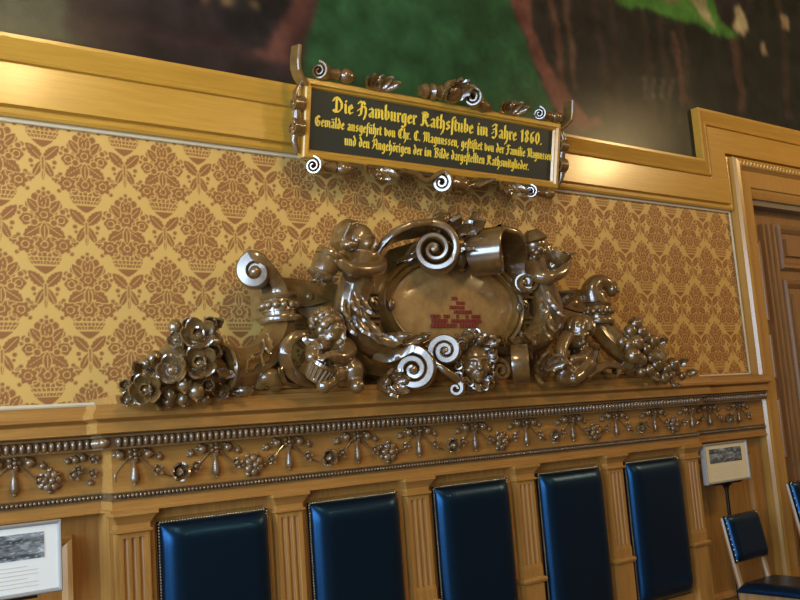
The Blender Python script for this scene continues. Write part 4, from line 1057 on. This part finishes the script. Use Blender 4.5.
# ------------------------------------------------------------------ notices on stands
def notice(x0, z0, y, w, h, paper, label, nm, ry):
    t = thing('photo_notice', label, 'notice', (x0+w/2, y, 0))
    fb = .014
    b = MB(); rs = []
    for (px, pz) in ((0,0),(0,h),(w,h),(w,0)):
        sx = 1 if px == 0 else -1; sz = 1 if pz == 0 else -1
        rs.append([(x0+px+sx*u, y-d, z0+pz+sz*u) for u, d in ((0,-.02),(0,.012),(.004,.016),(fb*.7,.014),(fb,.006))])
    rs.append(rs[0]); b.rings(rs, closed=False, caps=False); b.box(x0+.002, x0+w-.002, y+.004, y+.02, z0+.002, z0+h-.002)
    part('frame', b, SILVERFRAME, t)
    part('sheet', MB().box(x0+fb*.8, x0+w-fb*.8, y-.006, y+.004, z0+fb*.8, z0+h-fb*.8), paper, t)
    nu, nv = 72, 34; px0, px1, pz0, pz1 = x0+w*.12, x0+w*.86, z0+h*.50, z0+h*.86
    XX_, ZZ_ = np.meshgrid(np.linspace(0,1,nu), np.linspace(0,1,nv), indexing='ij')
    g = .035+.30*(vnoise(XX_,ZZ_*.6,11,3+ry)**3)+.5*vnoise(XX_,ZZ_,34,8+ry)**7
    g = np.where((np.abs(ZZ_-.42) < .22), g+.22*vnoise(XX_,ZZ_,26,4+ry)**2, g); g = g+.22*(ZZ_ > .8)*vnoise(XX_,ZZ_*.1,18,9)**2
    v = np.stack([g*.95, g, g*1.02, np.ones_like(g)], -1)
    me_ = np_mesh('photograph', lambda U, V: np.stack([px0+(px1-px0)*U, y-.0075+0*U, pz0+(pz1-pz0)*V], -1), nu, nv, 'paint', v, True)
    o = link('photograph', me_, PHOTO, t); o.location = -t.location
    m = MB()
    for k in range(6):
        L = w*(.62 if k % 3 else .45); m.box(x0+w*.5-L/2, x0+w*.5+L/2, y-.0068, y-.0055, z0+h*(.40-.055*k), z0+h*(.40-.055*k)+.003)
    part('caption', m, INK, t)
    s = MB(); s.box(x0+w*.2, x0+w*.8, y-.004, y+.02, z0-.012, z0); xm = x0+w/2
    s.lathe([(.09,0),(.09,.012),(.02,.03),(.013,.05),(.011,z0-.06),(.02,z0-.03),(.05,z0-.004)], (xm,y+.02,0), (0,0,1), 16)
    part('stand', s, IRON, t, True, 30)
    return t
notice(5.235, 1.085, -.205, .480, .260, PAPERY, 'cream notice with dark photograph on a thin stand, right of the last blue pad', 'r', 0)
notice(.650, 1.098, -.30, .455, .262, PAPER, 'white framed photograph notice at the left edge, before the recessed panelling', 'l', 3)

# ------------------------------------------------------------------ chairs
def chair(x, y, zt, zp, w, label, rot, seat=.45):
    t = thing('leather_chair', label, 'chair', (x, y, 0)); t.rotation_euler = (0,0,rot)
    h = zt-zp; lean = .18
    pm = pad_mesh(w, h, .035, .05); pm.materials.append(BLACKLEATHER)
    piv = Matrix.Translation((0,.20,zp)) @ Matrix.Rotation(-lean, 4, 'X')
    bk = link('backrest', pm, None, t); bk.matrix_local = piv
    nb = MB(); 
    for k in range(9):
        for s in (-1,1): nb.ell((s*(w/2-.004), -.014, .01+k*(h-.02)/8), .0075, nu=8, nv=5)
    for k in range(10):
        nb.ell((-w/2+.015+k*(w-.03)/9, -.014, .004), .0065, nu=8, nv=5); nb.ell((-w/2+.015+k*(w-.03)/9, -.014, h-.004), .0065, nu=8, nv=5)
    n = link('nail_trim', nb.mesh('nail_trim', True), BRASS, bk)
    f = lambda u, v: piv @ Vector((u, 0, v))
    for s in (-1, 1):
        b = MB(); p0 = Vector((s*(w/2-.02), .17, 0)); b.tube([p0, Vector((s*(w/2-.02), .19, seat)), f(s*(w/2-.02), 0)+Vector((0,.02,0)), f(s*(w/2-.02), h-.01)+Vector((0,.02,0))], [.02,.022,.02,.018], 8)
        obj('rear_leg', b, DOOROAK, t, True)
        b = MB(); b.lathe([(.016,0),(.022,.04),(.018,.06),(.024,.2),(.02,.36),(.026,.40)], (s*(w/2-.02), -.22, 0), (0,0,1), 12); obj('front_leg', b, DOOROAK, t, True)
    sm = pad_mesh(w+.04, .44, .05, .06); sm.materials.append(BLACKLEATHER)
    so = link('seat', sm, None, t); so.matrix_local = Matrix.Translation((0,-.245,seat-.03)) @ Matrix.Rotation(-PI/2, 4, 'X')
    b = MB(); b.box(-w/2-.005, w/2+.005, -.235, .19, seat-.09, seat-.03); obj('seat_rail', b, DOOROAK, t)
    return t
chair(5.46, -.52, .885, .60, .362, 'small dark leather chair with bright nail heads, standing under the cream notice', .02)
chair(6.16, -.62, 1.04, .64, .44, 'dark leather chair cut off at the right edge, in front of the door', .0)
bpy.context.view_layer.update()
